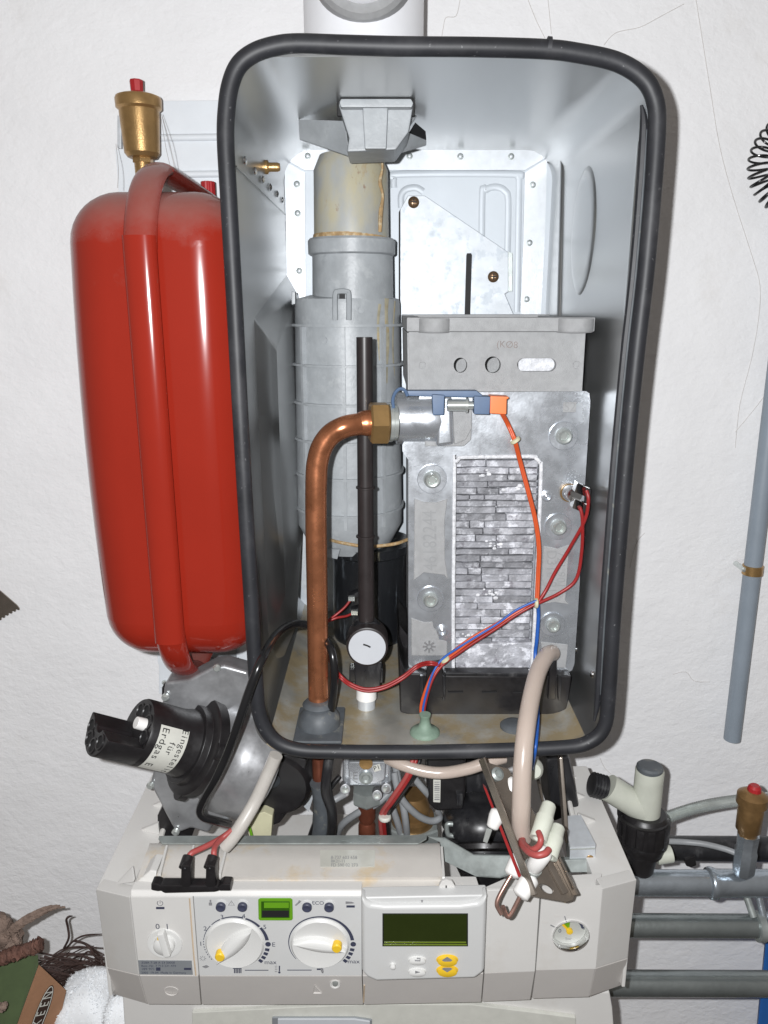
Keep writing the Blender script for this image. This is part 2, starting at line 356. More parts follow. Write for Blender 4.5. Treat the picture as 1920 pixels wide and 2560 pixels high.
# ------------------------------------------------------------------ casing
YR, YB = .53, .82
XL, XR, ZT, ZB = -.0985, .1665, CAM.z + .150, CAM.z - .333; RC = .028
def rrect(xl, xr, zb, zt, r, n=8, Y=0):
    o = []
    for cx, cz, a0 in ((xl + r, zb + r, 180), (xl + r, zt - r, 90), (xr - r, zt - r, 0), (xr - r, zb + r, -90)):
        seg = []
        for k in range(n + 1):
            a = rad(a0 + (90 - 90 * k / n if False else 90 * (1 - k / n))) if False else rad(a0 + 90 - 90 * k / n)
            seg.append(V((cx + r * math.cos(a), Y, cz + r * math.sin(a))))
        o.append(seg)
    return o       # four corner arcs, clockwise seen from the front, starting bottom left
case = thing('boiler_casing', 'open grey sheet steel boiler casing edged with a black rubber seal', 'boiler casing', ((XL + XR) / 2, (YR + YB) / 2, ZB))
c4 = rrect(XL, XR, ZB, ZT, RC)
def shell(path, name, m):
    o = []; b = B()
    ys = [YR + (YB - YR) * k / 6 for k in range(7)]
    cen = V(((XL + XR) / 2, 0, (ZB + ZT) / 2))
    b.sheet([[V((p.x, y, p.z)) for p in path] for y in ys])
    outp = []
    for i, p in enumerate(path):
        tt = (path[min(i + 1, len(path) - 1)] - path[max(i - 1, 0)]).normalized(); nn = V((-tt.z, 0, tt.x))
        if nn.dot(p - cen) < 0: nn = -nn
        outp.append(p + nn * .0014)
    b.sheet([[V((p.x, y, p.z)) for p in outp] for y in ys])
    k0 = b.verts([V((p.x, YR - .0002, p.z)) for p in path]); k1 = b.verts([V((p.x, YR - .0002, p.z)) for p in outp])
    for i in range(len(path) - 1): b.bm.faces.new((k0[i], k0[i + 1], k1[i + 1], k1[i]))
    return b.build(name, m, case, sharp=50)
shell(c4[0][4:] + c4[1] + c4[2] + c4[3][:5], 'shell', 'steel')
shell(c4[3][4:] + c4[0][:5], 'floor_plate', 'steel_floor')
B().prism([V((p.x, YB, p.z)) for s in rrect(XL - .001, XR + .001, ZB - .001, ZT + .001, RC) for p in s], V((0, .002, 0))).build('back_panel', 'back_embossed', case, smooth=False)
# gasket
GP = [(640, 1700), (650, 1790), (684, 1848), (745, 1874), (850, 1879), (1000, 1880), (1200, 1877), (1400, 1869), (1470, 1856), (1510, 1818), (1522, 1740),
      (1533, 1560), (1549, 1350), (1570, 1100), (1592, 880), (1614, 690), (1631, 500), (1643, 320), (1636, 246), (1606, 194), (1540, 154), (1440, 132), (1360, 123),
      (1200, 118), (1000, 116), (850, 112), (745, 109), (688, 115), (636, 132), (598, 162), (577, 208), (567, 268), (564, 350), (572, 500), (586, 750), (599, 1000), (613, 1250), (628, 1500)]
gp = [P(a, b_, YR - .004) for a, b_ in GP]
g = B().tube(gp, .0055, 14, 8, True).build('rubber_seal', 'gasket', case)
def inset(pts, k):
    c = V(((XL + XR) / 2, 0, (ZB + ZT) / 2)); o = []
    n = len(pts)
    for i, p in enumerate(pts):
        tt = (pts[(i + 1) % n] - pts[i - 1]); nn = V((-tt.z, 0, tt.x)).normalized()
        if nn.dot(c - V((p.x, 0, p.z))) < 0: nn = -nn
        o.append(p + nn * k)
    return o
B().tube([p + V((0, .006, 0)) for p in inset(gp, .0062)[9:19]], [.0010] + [.0030] * 8 + [.0010], 8, 8).build('seal_lip', 'gasket', g)
B().tube([p + V((0, .002, 0)) for p in inset(gp, .0058)[10:18]], [.0003] + [.0009] * 6 + [.0003], 6, 8).build('seal_bead', 'grey_rubber', g)
jn = P(1366, 118, YR - .004); B().cyl(jn, jn + V((.0025, 0, -.0002)), .0059, n=18).build('seal_joint', 'gasket', g)
# back frame strips, rivets
YF = YB - .003
bf = B().pris([(712, 368), (722, 364), (1350, 364), (1364, 372), (1368, 392), (1312, 425), (762, 425), (716, 400)], YF, .002).build('frame_strip', 'galv', case)
B().pris([(711, 402), (762, 432), (763, 620), (770, 1100), (790, 1500), (765, 1490), (745, 1450), (735, 1300), (722, 900)], YF, .002).build('frame_strip', 'galv', case)
B().pris([(1312, 432), (1368, 396), (1362, 600), (1352, 800), (1300, 800), (1308, 600)], YF, .002).build('frame_strip', 'galv', case)
rv = None
for (a, b_) in [(769, 390), (1024, 390), (1151, 391), (1278, 391), (742, 460), (744, 533), (748, 677), (1332, 462), (1324, 607), (1317, 748)]:
    c = P(a, b_, YF - .0005)
    if rv is None:
        rv = B().lathe(c + V((0, .0006, 0)), -Y_, [(.0031, 0), (.0030, .0008), (.0023, .0010), (.0019, .0004)], 20).build('rivet', 'galv_dark', case)
        B().lathe(c + V((0, .0001, 0)), -Y_, [(.0018, 0), (.0014, .0007), (.0004, .001)], 14).build('rivet_core', 'galv', rv)
    else:
        k = clone(rv, c, case)
        B().lathe(c + V((0, .0001, 0)), -Y_, [(.0018, 0), (.0014, .0007), (.0004, .001)], 14).build('rivet_core', 'galv', k)
for path in ([(985, 470), (985, 448), (1000, 436), (1280, 436), (1295, 446), (1297, 470), (1292, 780)],
             [(1205, 800), (1205, 500), (1215, 475), (1240, 468), (1262, 478), (1270, 505), (1268, 640)],
             [(1003, 520), (1003, 490), (1015, 474), (1040, 470), (1058, 480)]):
    B().tube([P(a, b_, YB + .0015) for a, b_ in path], .0046, 12, 8, ru=.5, flat=Y_).build('embossed_rib', 'back_embossed', case)
# left wall: deep drawn bulge, seam, rivets, nipples
def wz(px, py, X=XL): return PX(px, py, X)
bx = XL + .013
b = B()
f0 = [V((bx, y, z)) for y, z in ((.625, CAM.z - .03), (.80, CAM.z + .012), (.80, CAM.z - .20), (.70, CAM.z - .30), (.625, CAM.z - .24))]
f1 = [V((XL - .001, y, z)) for y, z in ((.600, CAM.z - .005), (.817, CAM.z + .035), (.817, CAM.z - .23), (.66, CAM.z - .33), (.605, CAM.z - .27))]
va = b.verts(f0); vb = b.verts(f1); b.bm.faces.new(va); b.skin(va, vb); b.bm.faces.new(vb[::-1])
b.build('drawn_bulge', 'steel', case, bevel=.002, seg=2)
B().box((XL, YR + .02, CAM.z + .0905), (XL + .0012, YB, CAM.z + .0915)).build('seam', 'steel', case)
for a, b_ in [(611, 402), (636, 428), (656, 449), (675, 468), (692, 485), (706, 500)]:
    c = wz(a, b_, XL + .0005)
    B().lathe(c, X_, [(.0032, 0), (.0028, .0012), (.001, .002)], 14).build('rivet', 'chrome', case)
for a, b_ in [(664, 418), (712, 1556)]:
    c = wz(a, b_, XL)
    k = B().lathe(c, X_, [(.0055, 0), (.0055, .002), (.0036, .003), (.0036, .010), (.0028, .012)], 18).build('test_nipple', 'brass', case)
# right wall: ribs, dished oval, rivets
B().tube([wz(1408, 352, XR), wz(1404, 560, XR), wz(1398, 800, XR)], .0042, 12, 6, ru=.6, flat=X_).build('pressed_rib', 'steel', case)
B().tube([V((XR, .545, CAM.z + .105)), V((XR, .546, CAM.z - .1)), V((XR, .547, CAM.z - .30))], .0046, 12, 6, ru=.35, flat=X_).build('pressed_rib', 'steel', case)
oc = wz(1458, 580, XR)
b = B(); nn = 36
rings = []
for r, h in ((1, -.0005), (.94, .0008), (.86, .0016), (.74, .0018), (.4, .0020), (.05, .0020)):
    rings.append(b.verts([V((XR - h, oc.y + .040 * r * math.cos(2 * math.pi * i / nn), oc.z + .052 * r * math.sin(2 * math.pi * i / nn))) for i in range(nn)]))
for p, q in zip(rings, rings[1:]): b.skin(p, q)
b.bm.faces.new(rings[-1]); b.build('dished_oval', 'steel', case)
for a, b_ in [(1440, 1622), (1481, 1685)]:
    c = wz(a, b_, XR)
    B().lathe(c, -X_, [(.0032, 0), (.0028, .0012), (.001, .002)], 14).build('rivet', 'chrome', case)
# plates inside at the back
br = thing('bracket_plate', 'galvanized bracket plate with sloping top edge screwed to the casing back', 'bracket', P(1130, 800, .805))
B().pris([(1000, 524), (1020, 489), (1062, 489), (1273, 632), (1273, 728), (1262, 735), (1290, 800), (1290, 1000), (1000, 1000)], .806, .0016).build('plate', 'galv_plate', br, bevel=.0004, seg=1)
B().pris([(1271, 630), (1281, 632), (1281, 728), (1271, 730)], .803, .004).build('bent_edge', 'galv_dark', br)
B().pris([(997, 530), (1001, 522), (1001, 1000), (997, 1000)], .803, .006).build('bent_edge', 'dark', br)
B().pris([(1166, 638), (1168, 633), (1178, 633), (1180, 638), (1175, 810), (1161, 810)], .8048, .0011).build('slot', 'dark', br)
for a, b_ in [(1034, 506), (1233, 692)]:
    c = P(a, b_, .8055)
    k = B().lathe(c, -Y_, [(.0055, 0), (.0055, .0012), (.004, .0028), (.0015, .0034)], 22).build('screw', 'screw', br)
    B().obox(c - Y_ * .0033, X_ * .003, Y_ * .0004, Z_ * .0006).build('cross_slot', 'dark', k)
    B().obox(c - Y_ * .0034, X_ * .0006, Y_ * .0004, Z_ * .003).build('cross_slot', 'dark', k)

# ------------------------------------------------------------------ grey plastic exhaust inside
YE = .755
ex = thing('exhaust_pipe', 'grey plastic exhaust pipe with ribbed barrel and yellow brown stains', 'exhaust pipe', P(915, 1585, YE))
def lat(parts, name, m, Yc, x0, x1, ys, parent, n=40, crow=99, **k):
    """vertical lathe from pixel silhouette rows (xl, xr, y) round axis depth Yc"""
    cx = sum((P(a, y, Yc).x + P(b_, y, Yc).x) / 2 for a, b_, y in parts[:crow]) / len(parts[:crow])
    prof = []; z0 = P(960, parts[-1][2], Yc).z
    for a, b_, y in parts: prof.append((R((b_ - a) / 2, y, Yc), P(960, y, Yc).z))
    prof = [(r, z - z0) for r, z in prof][::-1]
    return B().lathe(V((cx, Yc, z0)), Z_, prof, n).build(name, m, parent, **k), cx, prof, z0
lat([(800, 955, 390), (784, 970, 428), (784, 971, 600)], 'upper_tube', 'plastic_grey_stained', YE - .012, 0, 0, 0, ex)
lat([(774, 984, 598), (769, 988, 604), (770, 987, 636), (778, 984, 640)], 'socket_ring', 'plastic_grey', YE - .012, 0, 0, 0, ex)
lat([(781, 982, 636), (781, 983, 752)], 'neck', 'plastic_grey', YE - .010, 0, 0, 0, ex)
_, bcx, bprof, bz0 = lat([(790, 975, 738), (735, 994, 748), (734, 996, 760), (736, 998, 1250), (742, 1003, 1300), (778, 990, 1345), (790, 982, 1362)], 'barrel', 'plastic_grey', YE, 0, 0, 0, ex, n=48, crow=4)
brad = R(131, 900, YE)
for yy in (815, 917, 1015, 1110, 1200, 1292):
    z = P(960, yy, YE - brad).z
    B().lathe(V((bcx, YE, z - .0012)), Z_, [(brad - .002, 0), (brad + .0044, .0003), (brad + .0044, .0025), (brad - .002, .0024)], 48, False, False).build('hoop_rib', 'plastic_grey', ex)
for xx in (765, 863, 955):
    ang = math.asin(max(-1, min(1, (P(xx, 1000, YE - brad * .7).x - bcx) / brad)))
    dirn = V((math.sin(ang), -math.cos(ang), 0)); tn = V((math.cos(ang), math.sin(ang), 0))
    c = V((bcx, YE, (P(0, 815, YE).z + P(0, 1290, YE).z) / 2)) + dirn * brad
    B().obox(c, tn * .0015, dirn * .0042, Z_ * ((P(0, 815, YE).z - P(0, 1290, YE).z) / 2)).build('vertical_rib', 'plastic_grey', ex)
MT['streak'] = mat('yellow_streak', (.36, .33, .24), .5, var=.3, vs=40, st=[((.40, .29, .13), 30, .52, .62, .7)])
for x0, ys, w0 in ((968, (746, 790, 850, 930, 1010, 1100, 1180), .0034), (948, (760, 800, 850, 900), .0016), (985, (752, 860, 980, 1080), .0018)):
    pts_ = []
    for yy in ys:
        ang = math.asin(max(-.97, min(.97, (P(x0 + random.uniform(-3, 3), yy, YE - brad * .6).x - bcx) / brad)))
        pts_.append(V((bcx + math.sin(ang) * brad, YE - math.cos(ang) * brad, P(0, yy, YE - brad * .6).z)))
    dn_ = (pts_[1] - V((bcx, YE, pts_[1].z))).normalized()
    B().tube(pts_, [w0 * random.uniform(.6, 1.1) for _ in ys[:-1]] + [w0 * .2], 10, 5, ru=.12, flat=dn_).build('dried_streak', 'streak', ex)
# latch on the barrel, side lug, round moulding marks
yl = YE - brad - .003
b = B(); b.tube([P(838, 800, yl), P(838, 738, yl), P(845, 729, yl), P(866, 729, yl), P(872, 738, yl), P(872, 800, yl)], .0024, 8, 4)
lt = b.build('latch', 'plastic_grey', ex)
B().pris([(848, 735), (862, 735), (862, 747), (848, 747)], yl + .0008, .004).build('latch_pin', 'dark', lt)
B().pris([(728, 728), (738, 730), (738, 760), (729, 762)], YE - .02, .01).build('side_lug', 'plastic_grey', ex, bevel=.0006)
for xx, yy, rr in ((755, 1040, 11), (903, 775, 8), (812, 850, 8), (812, 940, 7)):
    ang = math.asin((P(xx, yy, YE - brad * .8).x - bcx) / brad); dn = V((math.sin(ang), -math.cos(ang), 0))
    c = V((bcx, YE, P(0, yy, YE - brad * .8).z)) + dn * (brad - .001)
    B().lathe(c, dn, [(R(rr, yy, .7), 0), (R(rr, yy, .7), .0014)], 20).build('mould_mark', 'plastic_grey', ex)
# funnel at the ceiling
YF2 = .612
B().pris([(846, 262), (850, 250), (1030, 250), (1034, 262), (1022, 330), (990, 375), (866, 380), (872, 345)], YF2 + .02, .05).build('collar', 'plastic_grey', ex, bevel=.002)
B().pris([(906, 268), (970, 268), (966, 372), (912, 372)], YF2 + .014, .02).build('collar_web', 'plastic_grey', ex, bevel=.001)
B().pris([(848, 256), (852, 246), (1028, 246), (1034, 258), (1030, 268), (852, 268)], YF2 + .012, .05).build('collar_lip', 'plastic_grey', ex, bevel=.001)
B().pris([(842, 290), (842, 256), (850, 242), (1030, 242), (1039, 256), (1037, 290)], YF2 + .022, .004).build('collar_seal', 'dark', ex, bevel=.001)
B().prism([P(746, 298, .69), P(862, 302, .655), P(874, 388, .66), P(872, 390, .66), P(749, 348, .70)], V((0, .004, 0))).build('wing', 'plastic_grey', ex, bevel=.0006)
B().prism([P(1000, 290, .655), P(1044, 286, .66), P(975, 385, .66), P(922, 390, .65), P(918, 378, .65), P(968, 372, .65)], V((0, .006, 0))).build('wing', 'plastic_grey', ex, bevel=.0006)
B().prism([P(1020, 330, .67), P(1066, 350, .70), P(1066, 362, .70), P(992, 384, .68)], V((0, .004, 0))).build('wing', 'plastic_grey', ex, bevel=.0006)
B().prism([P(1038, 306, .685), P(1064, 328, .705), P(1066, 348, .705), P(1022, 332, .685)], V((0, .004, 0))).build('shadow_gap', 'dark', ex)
for q in ([(953, 392), (956, 420), (950, 455), (957, 490), (952, 530), (950, 580)],):
    B().tube([P(a, b_, YE - .012 - R(93, 500, YE) * .83) for a, b_ in q], [.0014, .001, .0016, .0012, .002, .0016], 8, 6).build('dried_drip', 'stain', ex)
B().lathe(V((P(877, 592, .743).x, .743, P(0, 603, .743).z)), Z_, [(R(94, 595, .743), 0), (R(95.5, 595, .743), .002), (R(93.2, 595, .743), .0055)], 40, False, False).build('stain_ring', 'stain', ex)
# black cup below
cu = thing('condensate_cup', 'streaked black plastic cup under the grey ribbed exhaust barrel', 'cup', P(927, 1585, YE))
lat([(812, 1026, 1350), (816, 1024, 1352), (818, 1022, 1372), (836, 1018, 1378), (836, 1018, 1572), (842, 1012, 1600)], 'body', 'cup', YE, 0, 0, 0, cu)
for (a, b_, c_, d) in ((868, 1490, 905, 1478), (875, 1528, 905, 1518)):
    B().prism([P(a, b_, .69), P(c_, d, .685), P(c_ + 2, d + 10, .685), P(a + 4, b_ + 12, .69)], V((0, .012, 0))).build('terminal_tab', 'black_worn', cu, bevel=.0006)
B().prism([P(818, 1372, .71), P(850, 1374, .70), P(843, 1398, .70), P(816, 1392, .71)], V((0, .003, 0))).build('grey_clip', 'plastic_grey', cu)
B().tube([P(826, 1350, .70), P(860, 1358, .688), P(920, 1366, .682), P(985, 1360, .688), P(1020, 1348, .70)], .0016, 8, 6).build('rusty_edge', 'stain', cu)

# ------------------------------------------------------------------ black vertical tube with white dial
YT = .60
bt = thing('siphon_tube', 'slim black upright tube with white dial body at its foot', 'tube', P(915, 1770, YT))
tb = lambda a, b_: P(a, b_, YT)
b = B(); b.cyl(P(911, 843, YT), P(916, 1560, YT), R(20, 1000, YT), R(20.5, 1400, YT), 22, False); b.cyl(P(911, 843.5, YT), P(916, 1560, YT), R(16, 1000, YT), R(16, 1400, YT), 22, True); b.build('tube', 'black_brown', bt)
for yy in (1222, 1344):
    c = P(914, yy, YT); B().lathe(c, Z_, [(.0062, 0), (.0078, .0006), (.0078, .0018), (.0062, .0024)], 24, False, False).build('ring', 'black_brown', bt)
B().lathe(P(917, 1585, YT), Z_, [(.011, -.012), (.0120, 0), (.0115, .009), (.008, .013)], 24).build('shoulder', 'black_worn', bt)
dc = P(918, 1617, YT - .015)
dl = B().lathe(dc + Y_ * .02, -Y_, [(R(52, 1617, .59), 0), (R(53, 1617, .59), .015), (R(51, 1617, .59), .0205), (R(47, 1617, .59), .021)], 40).build('dial_housing', 'black_brown', bt)
B().lathe(dc, -Y_, [(R(46, 1617, .59), 0), (R(46, 1617, .59), .0016)], 40).build('white_disc', 'inner_white', dl)
B().tube([P(908, 1611, .5832), P(918, 1614, .5832), P(926, 1618, .5832)], .0007, 6, 4).build('scratch', 'dark', dl)
B().pris([(885, 1655), (955, 1655), (950, 1720), (888, 1720)], YT - .008, .018).build('socket', 'black_worn', bt, bevel=.001)
B().pris([(873, 1672), (958, 1672), (958, 1708), (873, 1705)], YT - .004, .012).build('socket_flange', 'black_worn', bt, bevel=.001)
wcp = P(916, 1735, YT)
B().cyl(P(916, 1745, YT), P(916, 1716, YT), R(26, 1720, YT), R(25, 1720, YT), 28).build('white_collar', 'ceramic', bt, bevel=.0006)
B().cyl(V((wcp.x, YT, ZB)), P(916, 1742, YT), R(22, 1750, YT), n=28).build('steel_stub', 'galv', bt)

# ------------------------------------------------------------------ copper pipe
YC = .575
cp_ = thing('copper_riser', 'bent copper pipe rising from the casing floor to a brass nut', 'pipe', P(796, 1790, YC))
pr = R(27, 1300, YC)
path = [P(797, 1830, YC), P(793, 1500, YC), P(790, 1300, YC), P(791, 1190, YC), P(795, 1150, YC), P(806, 1115, YC), P(828, 1086, YC), P(860, 1068, YC), P(893, 1061, YC + .004), P(930, 1057, YC + .008)]
B().tube(path, pr, 24, 8).build('pipe', 'copper', cp_)
B().tube([P(898, 1060, YC + .005), P(912, 1058, YC + .006), P(926, 1057, YC + .007)], [pr * 1.02, pr * 1.16, pr * 1.18], 24, 6).build('flared_end', 'copper', cp_)
ax = (P(972, 1057, YC + .010) - P(924, 1057, YC + .008)).normalized(); nl = (P(972, 1057, YC) - P(924, 1057, YC)).length
nr = R(56, 1057, YC)
B().lathe(P(924, 1057, YC + .008), ax, [(nr * .90, 0), (nr, nl * .1), (nr, nl * .9), (nr * .90, nl)], 6, phase=rad(0)).build('brass_nut', 'brass', cp_, sharp=20)
B().lathe(P(972, 1057, YC + .010), ax, [(nr * .86, 0), (nr * .86, .0025), (nr * .80, .003), (nr * .80, .006)], 32).build('collar', 'bolt', cp_)
gr = thing('pipe_grommet', 'dusty grey rubber grommet where copper pipe leaves the casing floor', 'grommet', V((P(800, 1830, .56).x, .56, ZB)))
gx = P(798, 1815, .565).x
B().box((gx - .019, .540, ZB), (gx + .020, .595, ZB + .0035)).build('base', 'grey_rubber', gr, bevel=.0015)
b = B(); b.lathe(V((gx, .567, ZB + .003)), Z_, [(.0175, 0), (.0165, .008), (.0125, .013), (.0105, .0145)], 32); b.build('bellows', 'grey_rubber', gr)
B().lathe(V((gx - .0006, .571, ZB + .015)), Z_, [(.0098, 0), (.0128, .002), (.0133, .004), (.011, .0065), (.0096, .007)], 32).build('neck', 'grey_rubber', gr)

# ------------------------------------------------------------------ heat exchanger
YH = .600
hx = thing('heat_exchanger', 'cast aluminium heat exchanger block with open front window of oxidised fins', 'heat exchanger', P(1240, 1700, YH))
D = .16
XLh = P(1022, 900, YH).x
# upper box with real holes (built as a plate of cells around the openings)
def plate_with_holes(outer, holes, Y, dep, name, m, parent, bevel=0):
    """front plate: polygon outline with hole loops, filled by triangulation and given thickness"""
    bm = bmesh.new(); ed = []
    for loop in [outer] + holes:
        vs = [bm.verts.new(p) for p in loop]
        ed += [bm.edges.new((vs[i], vs[(i + 1) % len(vs)])) for i in range(len(vs))]
    r = bmesh.ops.triangle_fill(bm, edges=ed, use_beauty=True, use_dissolve=False)
    fs = [f for f in bm.faces]
    e = bmesh.ops.extrude_face_region(bm, geom=fs)
    bmesh.ops.translate(bm, verts=[v for v in e['geom'] if isinstance(v, bmesh.types.BMVert)], vec=V((0, dep, 0)))
    b = B(); b.bm.free(); b.bm = bm
    return b.build(name, m, parent, bevel=bevel, smooth=True, sharp=30)
def circ(px, py, rx, ry, Y, n=22): return [P(px + rx * math.cos(2 * math.pi * i / n), py + ry * math.sin(2 * math.pi * i / n), Y) for i in range(n)]
def slot(x0, x1, py, r, Y, n=10):
    return [P(x1 - r + r * math.sin(a), py - r * math.cos(a), Y) for a in [math.pi * i / n for i in range(n + 1)]] + \
           [P(x0 + r - r * math.sin(a), py + r * math.cos(a), Y) for a in [math.pi * i / n for i in range(n + 1)]]
plate_with_holes(pp([(1022, 830), (1464, 830), (1455, 978), (1024, 980)], YH),
    [circ(1151, 913, 17, 19, YH), circ(1232, 912, 20, 21, YH), slot(1293, 1391, 912, 17, YH)], YH, .007, 'upper_front', 'alu_rough', hx)
B().pris([(1018, 832), (1030, 832), (1030, 980), (1020, 980)], YH + .003, D).build('side_wall', 'alu_rough', hx)
B().pris([(1452, 832), (1462, 832), (1452, 980), (1444, 980)], YH + .008, D - .01).build('side_wall', 'alu_rough', hx)
B().pris([(1024, 832), (1460, 832), (1452, 980), (1026, 980)], YH + D - .004, .004).build('rear_wall', 'alu_rough', hx)
B().pris([(1040, 850), (1445, 850), (1440, 975), (1040, 975)], YH + .055, .003).build('inner_wall', 'alu_rough', hx)
B().pris([(1296, 894), (1392, 894), (1392, 934), (1296, 934)], YH + .012, .004).build('gauze', 'crust', hx)
for a, b_, r in ((1056, 913, 7), (1441, 912, 8)):
    B().lathe(P(a, b_, YH + .001), -Y_, [(R(r + 3, b_, YH), 0), (R(r + 1, b_, YH), .0016), (R(r - 2, b_, YH), .0016), (R(r - 3, b_, YH), -.001)], 20).build('tapped_hole', 'alu_rough', hx)
text('(KØ8', P(1268, 862, YH - .0004), (X_ + Z_ * -.05), Z_, .013, 'pencil', hx, fit=R(52, 862, YH))
# top flange: frame with open middle
zt_ = P(960, 793, YH).z; zb_ = P(960, 829, YH).z
xa, xb = P(1016, 810, YH).x, P(1488, 810, YH - .004).x
fr = []
b = B(); b.box((xa, YH - .004, zb_), (xb, YH + .012, zt_)); b.build('top_flange', 'alu_rough', hx, bevel=.001)
B().box((xa, YH + .012, zb_), (xa + .012, YH + D, zt_)).build('top_flange', 'alu_rough', hx, bevel=.001)
B().box((xb - .012, YH + .012, zb_), (xb, YH + D, zt_)).build('top_flange', 'alu_rough', hx, bevel=.001)
B().box((xa, YH + D, zb_), (xb, YH + D + .01, zt_ + .001)).build('top_flange', 'alu_rough', hx, bevel=.001)
for a, c_ in ((1042, 1128), (1388, 1486)):
    B().lathe(V(((P(a, 810, YH).x + P(c_, 810, YH).x) / 2, YH + .002, zb_ - .0008)), Z_, [(R((c_ - a) / 2, 810, YH) * .93, 0), (R((c_ - a) / 2, 810, YH), .002), (R((c_ - a) / 2, 810, YH), (zt_ - zb_))], 30).build('bolt_boss', 'alu_rough', hx, bevel=.0005)
# lower body: front plate with the fin window
win = [P(a, b_, YH) for a, b_ in [(1136, 1180), (1138, 1160), (1146, 1148), (1160, 1143), (1325, 1141), (1340, 1146), (1349, 1157), (1352, 1180), (1343, 1420), (1330, 1660), (1322, 1676), (1300, 1682), (1160, 1684), (1142, 1680), (1133, 1665)]]
plate_with_holes(pp([(1050, 982), (1465, 978), (1474, 984), (1476, 1005), (1462, 1220), (1448, 1480), (1436, 1660), (1430, 1676), (1418, 1682), (1040, 1682), (1024, 1676), (1021, 1660), (1021, 1150), (1006, 1128), (1006, 1112), (1040, 1050)], YH), [win], YH, .02, 'front_plate', 'alu', hx)
B().pris([(1026, 984), (1468, 982), (1430, 1676), (1026, 1676)], YH + .028, D - .03).build('core', 'alu_rough', hx)
B().tube([p - Y_ * .0004 for p in win], .0016, 8, 3, True).build('window_seal', 'crust', hx)
# fins
fx0, fx1 = 1138, 1346
y = 1150; row = 0
while y < 1606:
    h = random.uniform(15.5, 19); xr_ = fx1 - (y - 1150) * .052; xl_ = fx0 - (y - 1150) * .006
    cut = random.uniform(.30, .70); segs = [(0, cut), (cut, 1)]
    if random.random() < .35: segs = [(0, cut * .5), (cut * .5, cut), (cut, 1)]
    for s0, s1 in segs:
        a = xl_ + (xr_ - xl_) * s0 + .5; c_ = xl_ + (xr_ - xl_) * s1 - .5
        Yf = YH + .006 + random.uniform(0, .0035); j = [random.uniform(-1.6, 1.6) for _ in range(6)]
        m_ = (a + c_) / 2
        B().prism([P(a, y + 1 + j[0], Yf), P(m_, y + 1 + j[1], Yf + random.uniform(-.001, .001)), P(c_, y + 1 + j[2], Yf), P(c_, y + h - .4 + j[3], Yf), P(m_, y + h - .4 + j[4], Yf), P(a, y + h - .4 + j[5], Yf)], V((0, .016, 0))).build('fin', 'fin', hx, bevel=.0006, seg=1)
    y += h; row += 1
B().prism([P(1136, 1612, YH + .004), P(1330, 1606, YH + .004), P(1326, 1672, YH + .004), P(1140, 1676, YH + .004)], V((0, .02, 0))).build('lower_fin_block', 'fin', hx, bevel=.001)
for (cx_, cy_, n_) in ((1232, 1482, 14), (1225, 1365, 10), (1240, 1625, 16), (1280, 1220, 8), (1225, 1180, 8), (1160, 1590, 8)):
    b = B()
    for _ in range(n_):
        b.ball(P(cx_ + random.gauss(0, 16), cy_ + random.gauss(0, 6), YH + .005), random.uniform(.0006, .0016), (1.4, .7, 1), 6, 4)
    b.build('oxide_crust', 'crust', hx)
B().prism([P(1136, 1145, YH + .0125), P(1350, 1143, YH + .0125), P(1328, 1680, YH + .0125), P(1134, 1680, YH + .0125)], V((0, .004, 0))).build('fin_backing', 'fin', hx)
# rough inset panels and cast lettering
def inset_panel(px, name='cast_inset'): return B().pris(px, YH - .0008, .002).build(name, 'alu_rough', hx, bevel=.0005, seg=1)
inset_panel([(1036, 1247), (1060, 1255), (1090, 1256), (1119, 1247), (1112, 1300), (1113, 1400), (1121, 1450), (1110, 1438), (1060, 1432), (1034, 1452)])
inset_panel([(1028, 1545), (1060, 1556), (1082, 1555), (1084, 1570), (1095, 1578), (1098, 1600), (1118, 1604), (1118, 1640), (1028, 1640)])
inset_panel([(1360, 1365), (1395, 1372), (1424, 1362), (1414, 1500), (1424, 1512), (1385, 1506), (1350, 1512)])
inset_panel([(1062, 1040), (1180, 1042), (1178, 1100), (1160, 1116), (1062, 1116)])
inset_panel([(1352, 1605), (1420, 1612), (1415, 1670), (1360, 1670)])
text('46182244', P(1076, 1352, YH - .0013), Z_ * 1 + X_ * -.03, -X_, .0185, 'cast_mark_shade', hx, 'cast_number', fit=R(168, 1350, YH) * .93, squash=1.25)
text('D316 91', P(1378, 1430, YH - .0013), -Z_ + X_ * .05, X_, .0135, 'cast_mark_shade', hx, 'cast_number', fit=R(105, 1430, YH), squash=1.1)
text('721 901', P(1402, 1425, YH - .0013), -Z_ + X_ * .05, X_, .0110, 'cast_mark_shade', hx, 'cast_number', fit=R(90, 1430, YH))
e_ = B().pris([(1408, 1005), (1442, 1005), (1440, 1031), (1407, 1031)], YH - .0012, .002).build('cast_emblem', 'alu_rough', hx, bevel=.0006)
text('S2', P(1425, 1018, YH - .0015), X_, Z_, .010, 'cast_mark_shade', e_, 'cast_number')
for a, b_, r in ((1080, 1197, 37), (1076, 1497, 33), (1408, 1089, 36), (1395, 1316, 34), (1381, 1560, 31)):
    c = P(a, b_, YH - .0004); rr = R(r, b_, YH)
    k = B().lathe(c, -Y_, [(rr, 0), (rr, .0012), (rr * .97, .0016), (rr * .56, .0016)], 36).build('bolt', 'alu', hx)
    h = B().lathe(c - Y_ * .001, -Y_, [(rr * .60, 0), (rr * .56, .004), (rr * .42, .0058), (rr * .30, .0056), (rr * .26, .003)], 28).build('bolt_head', 'bolt', k)
    B().lathe(c - Y_ * .004, -Y_, [(rr * .30, 0), (rr * .27, .0005)], 6).build('hex_socket', 'bolt', k)
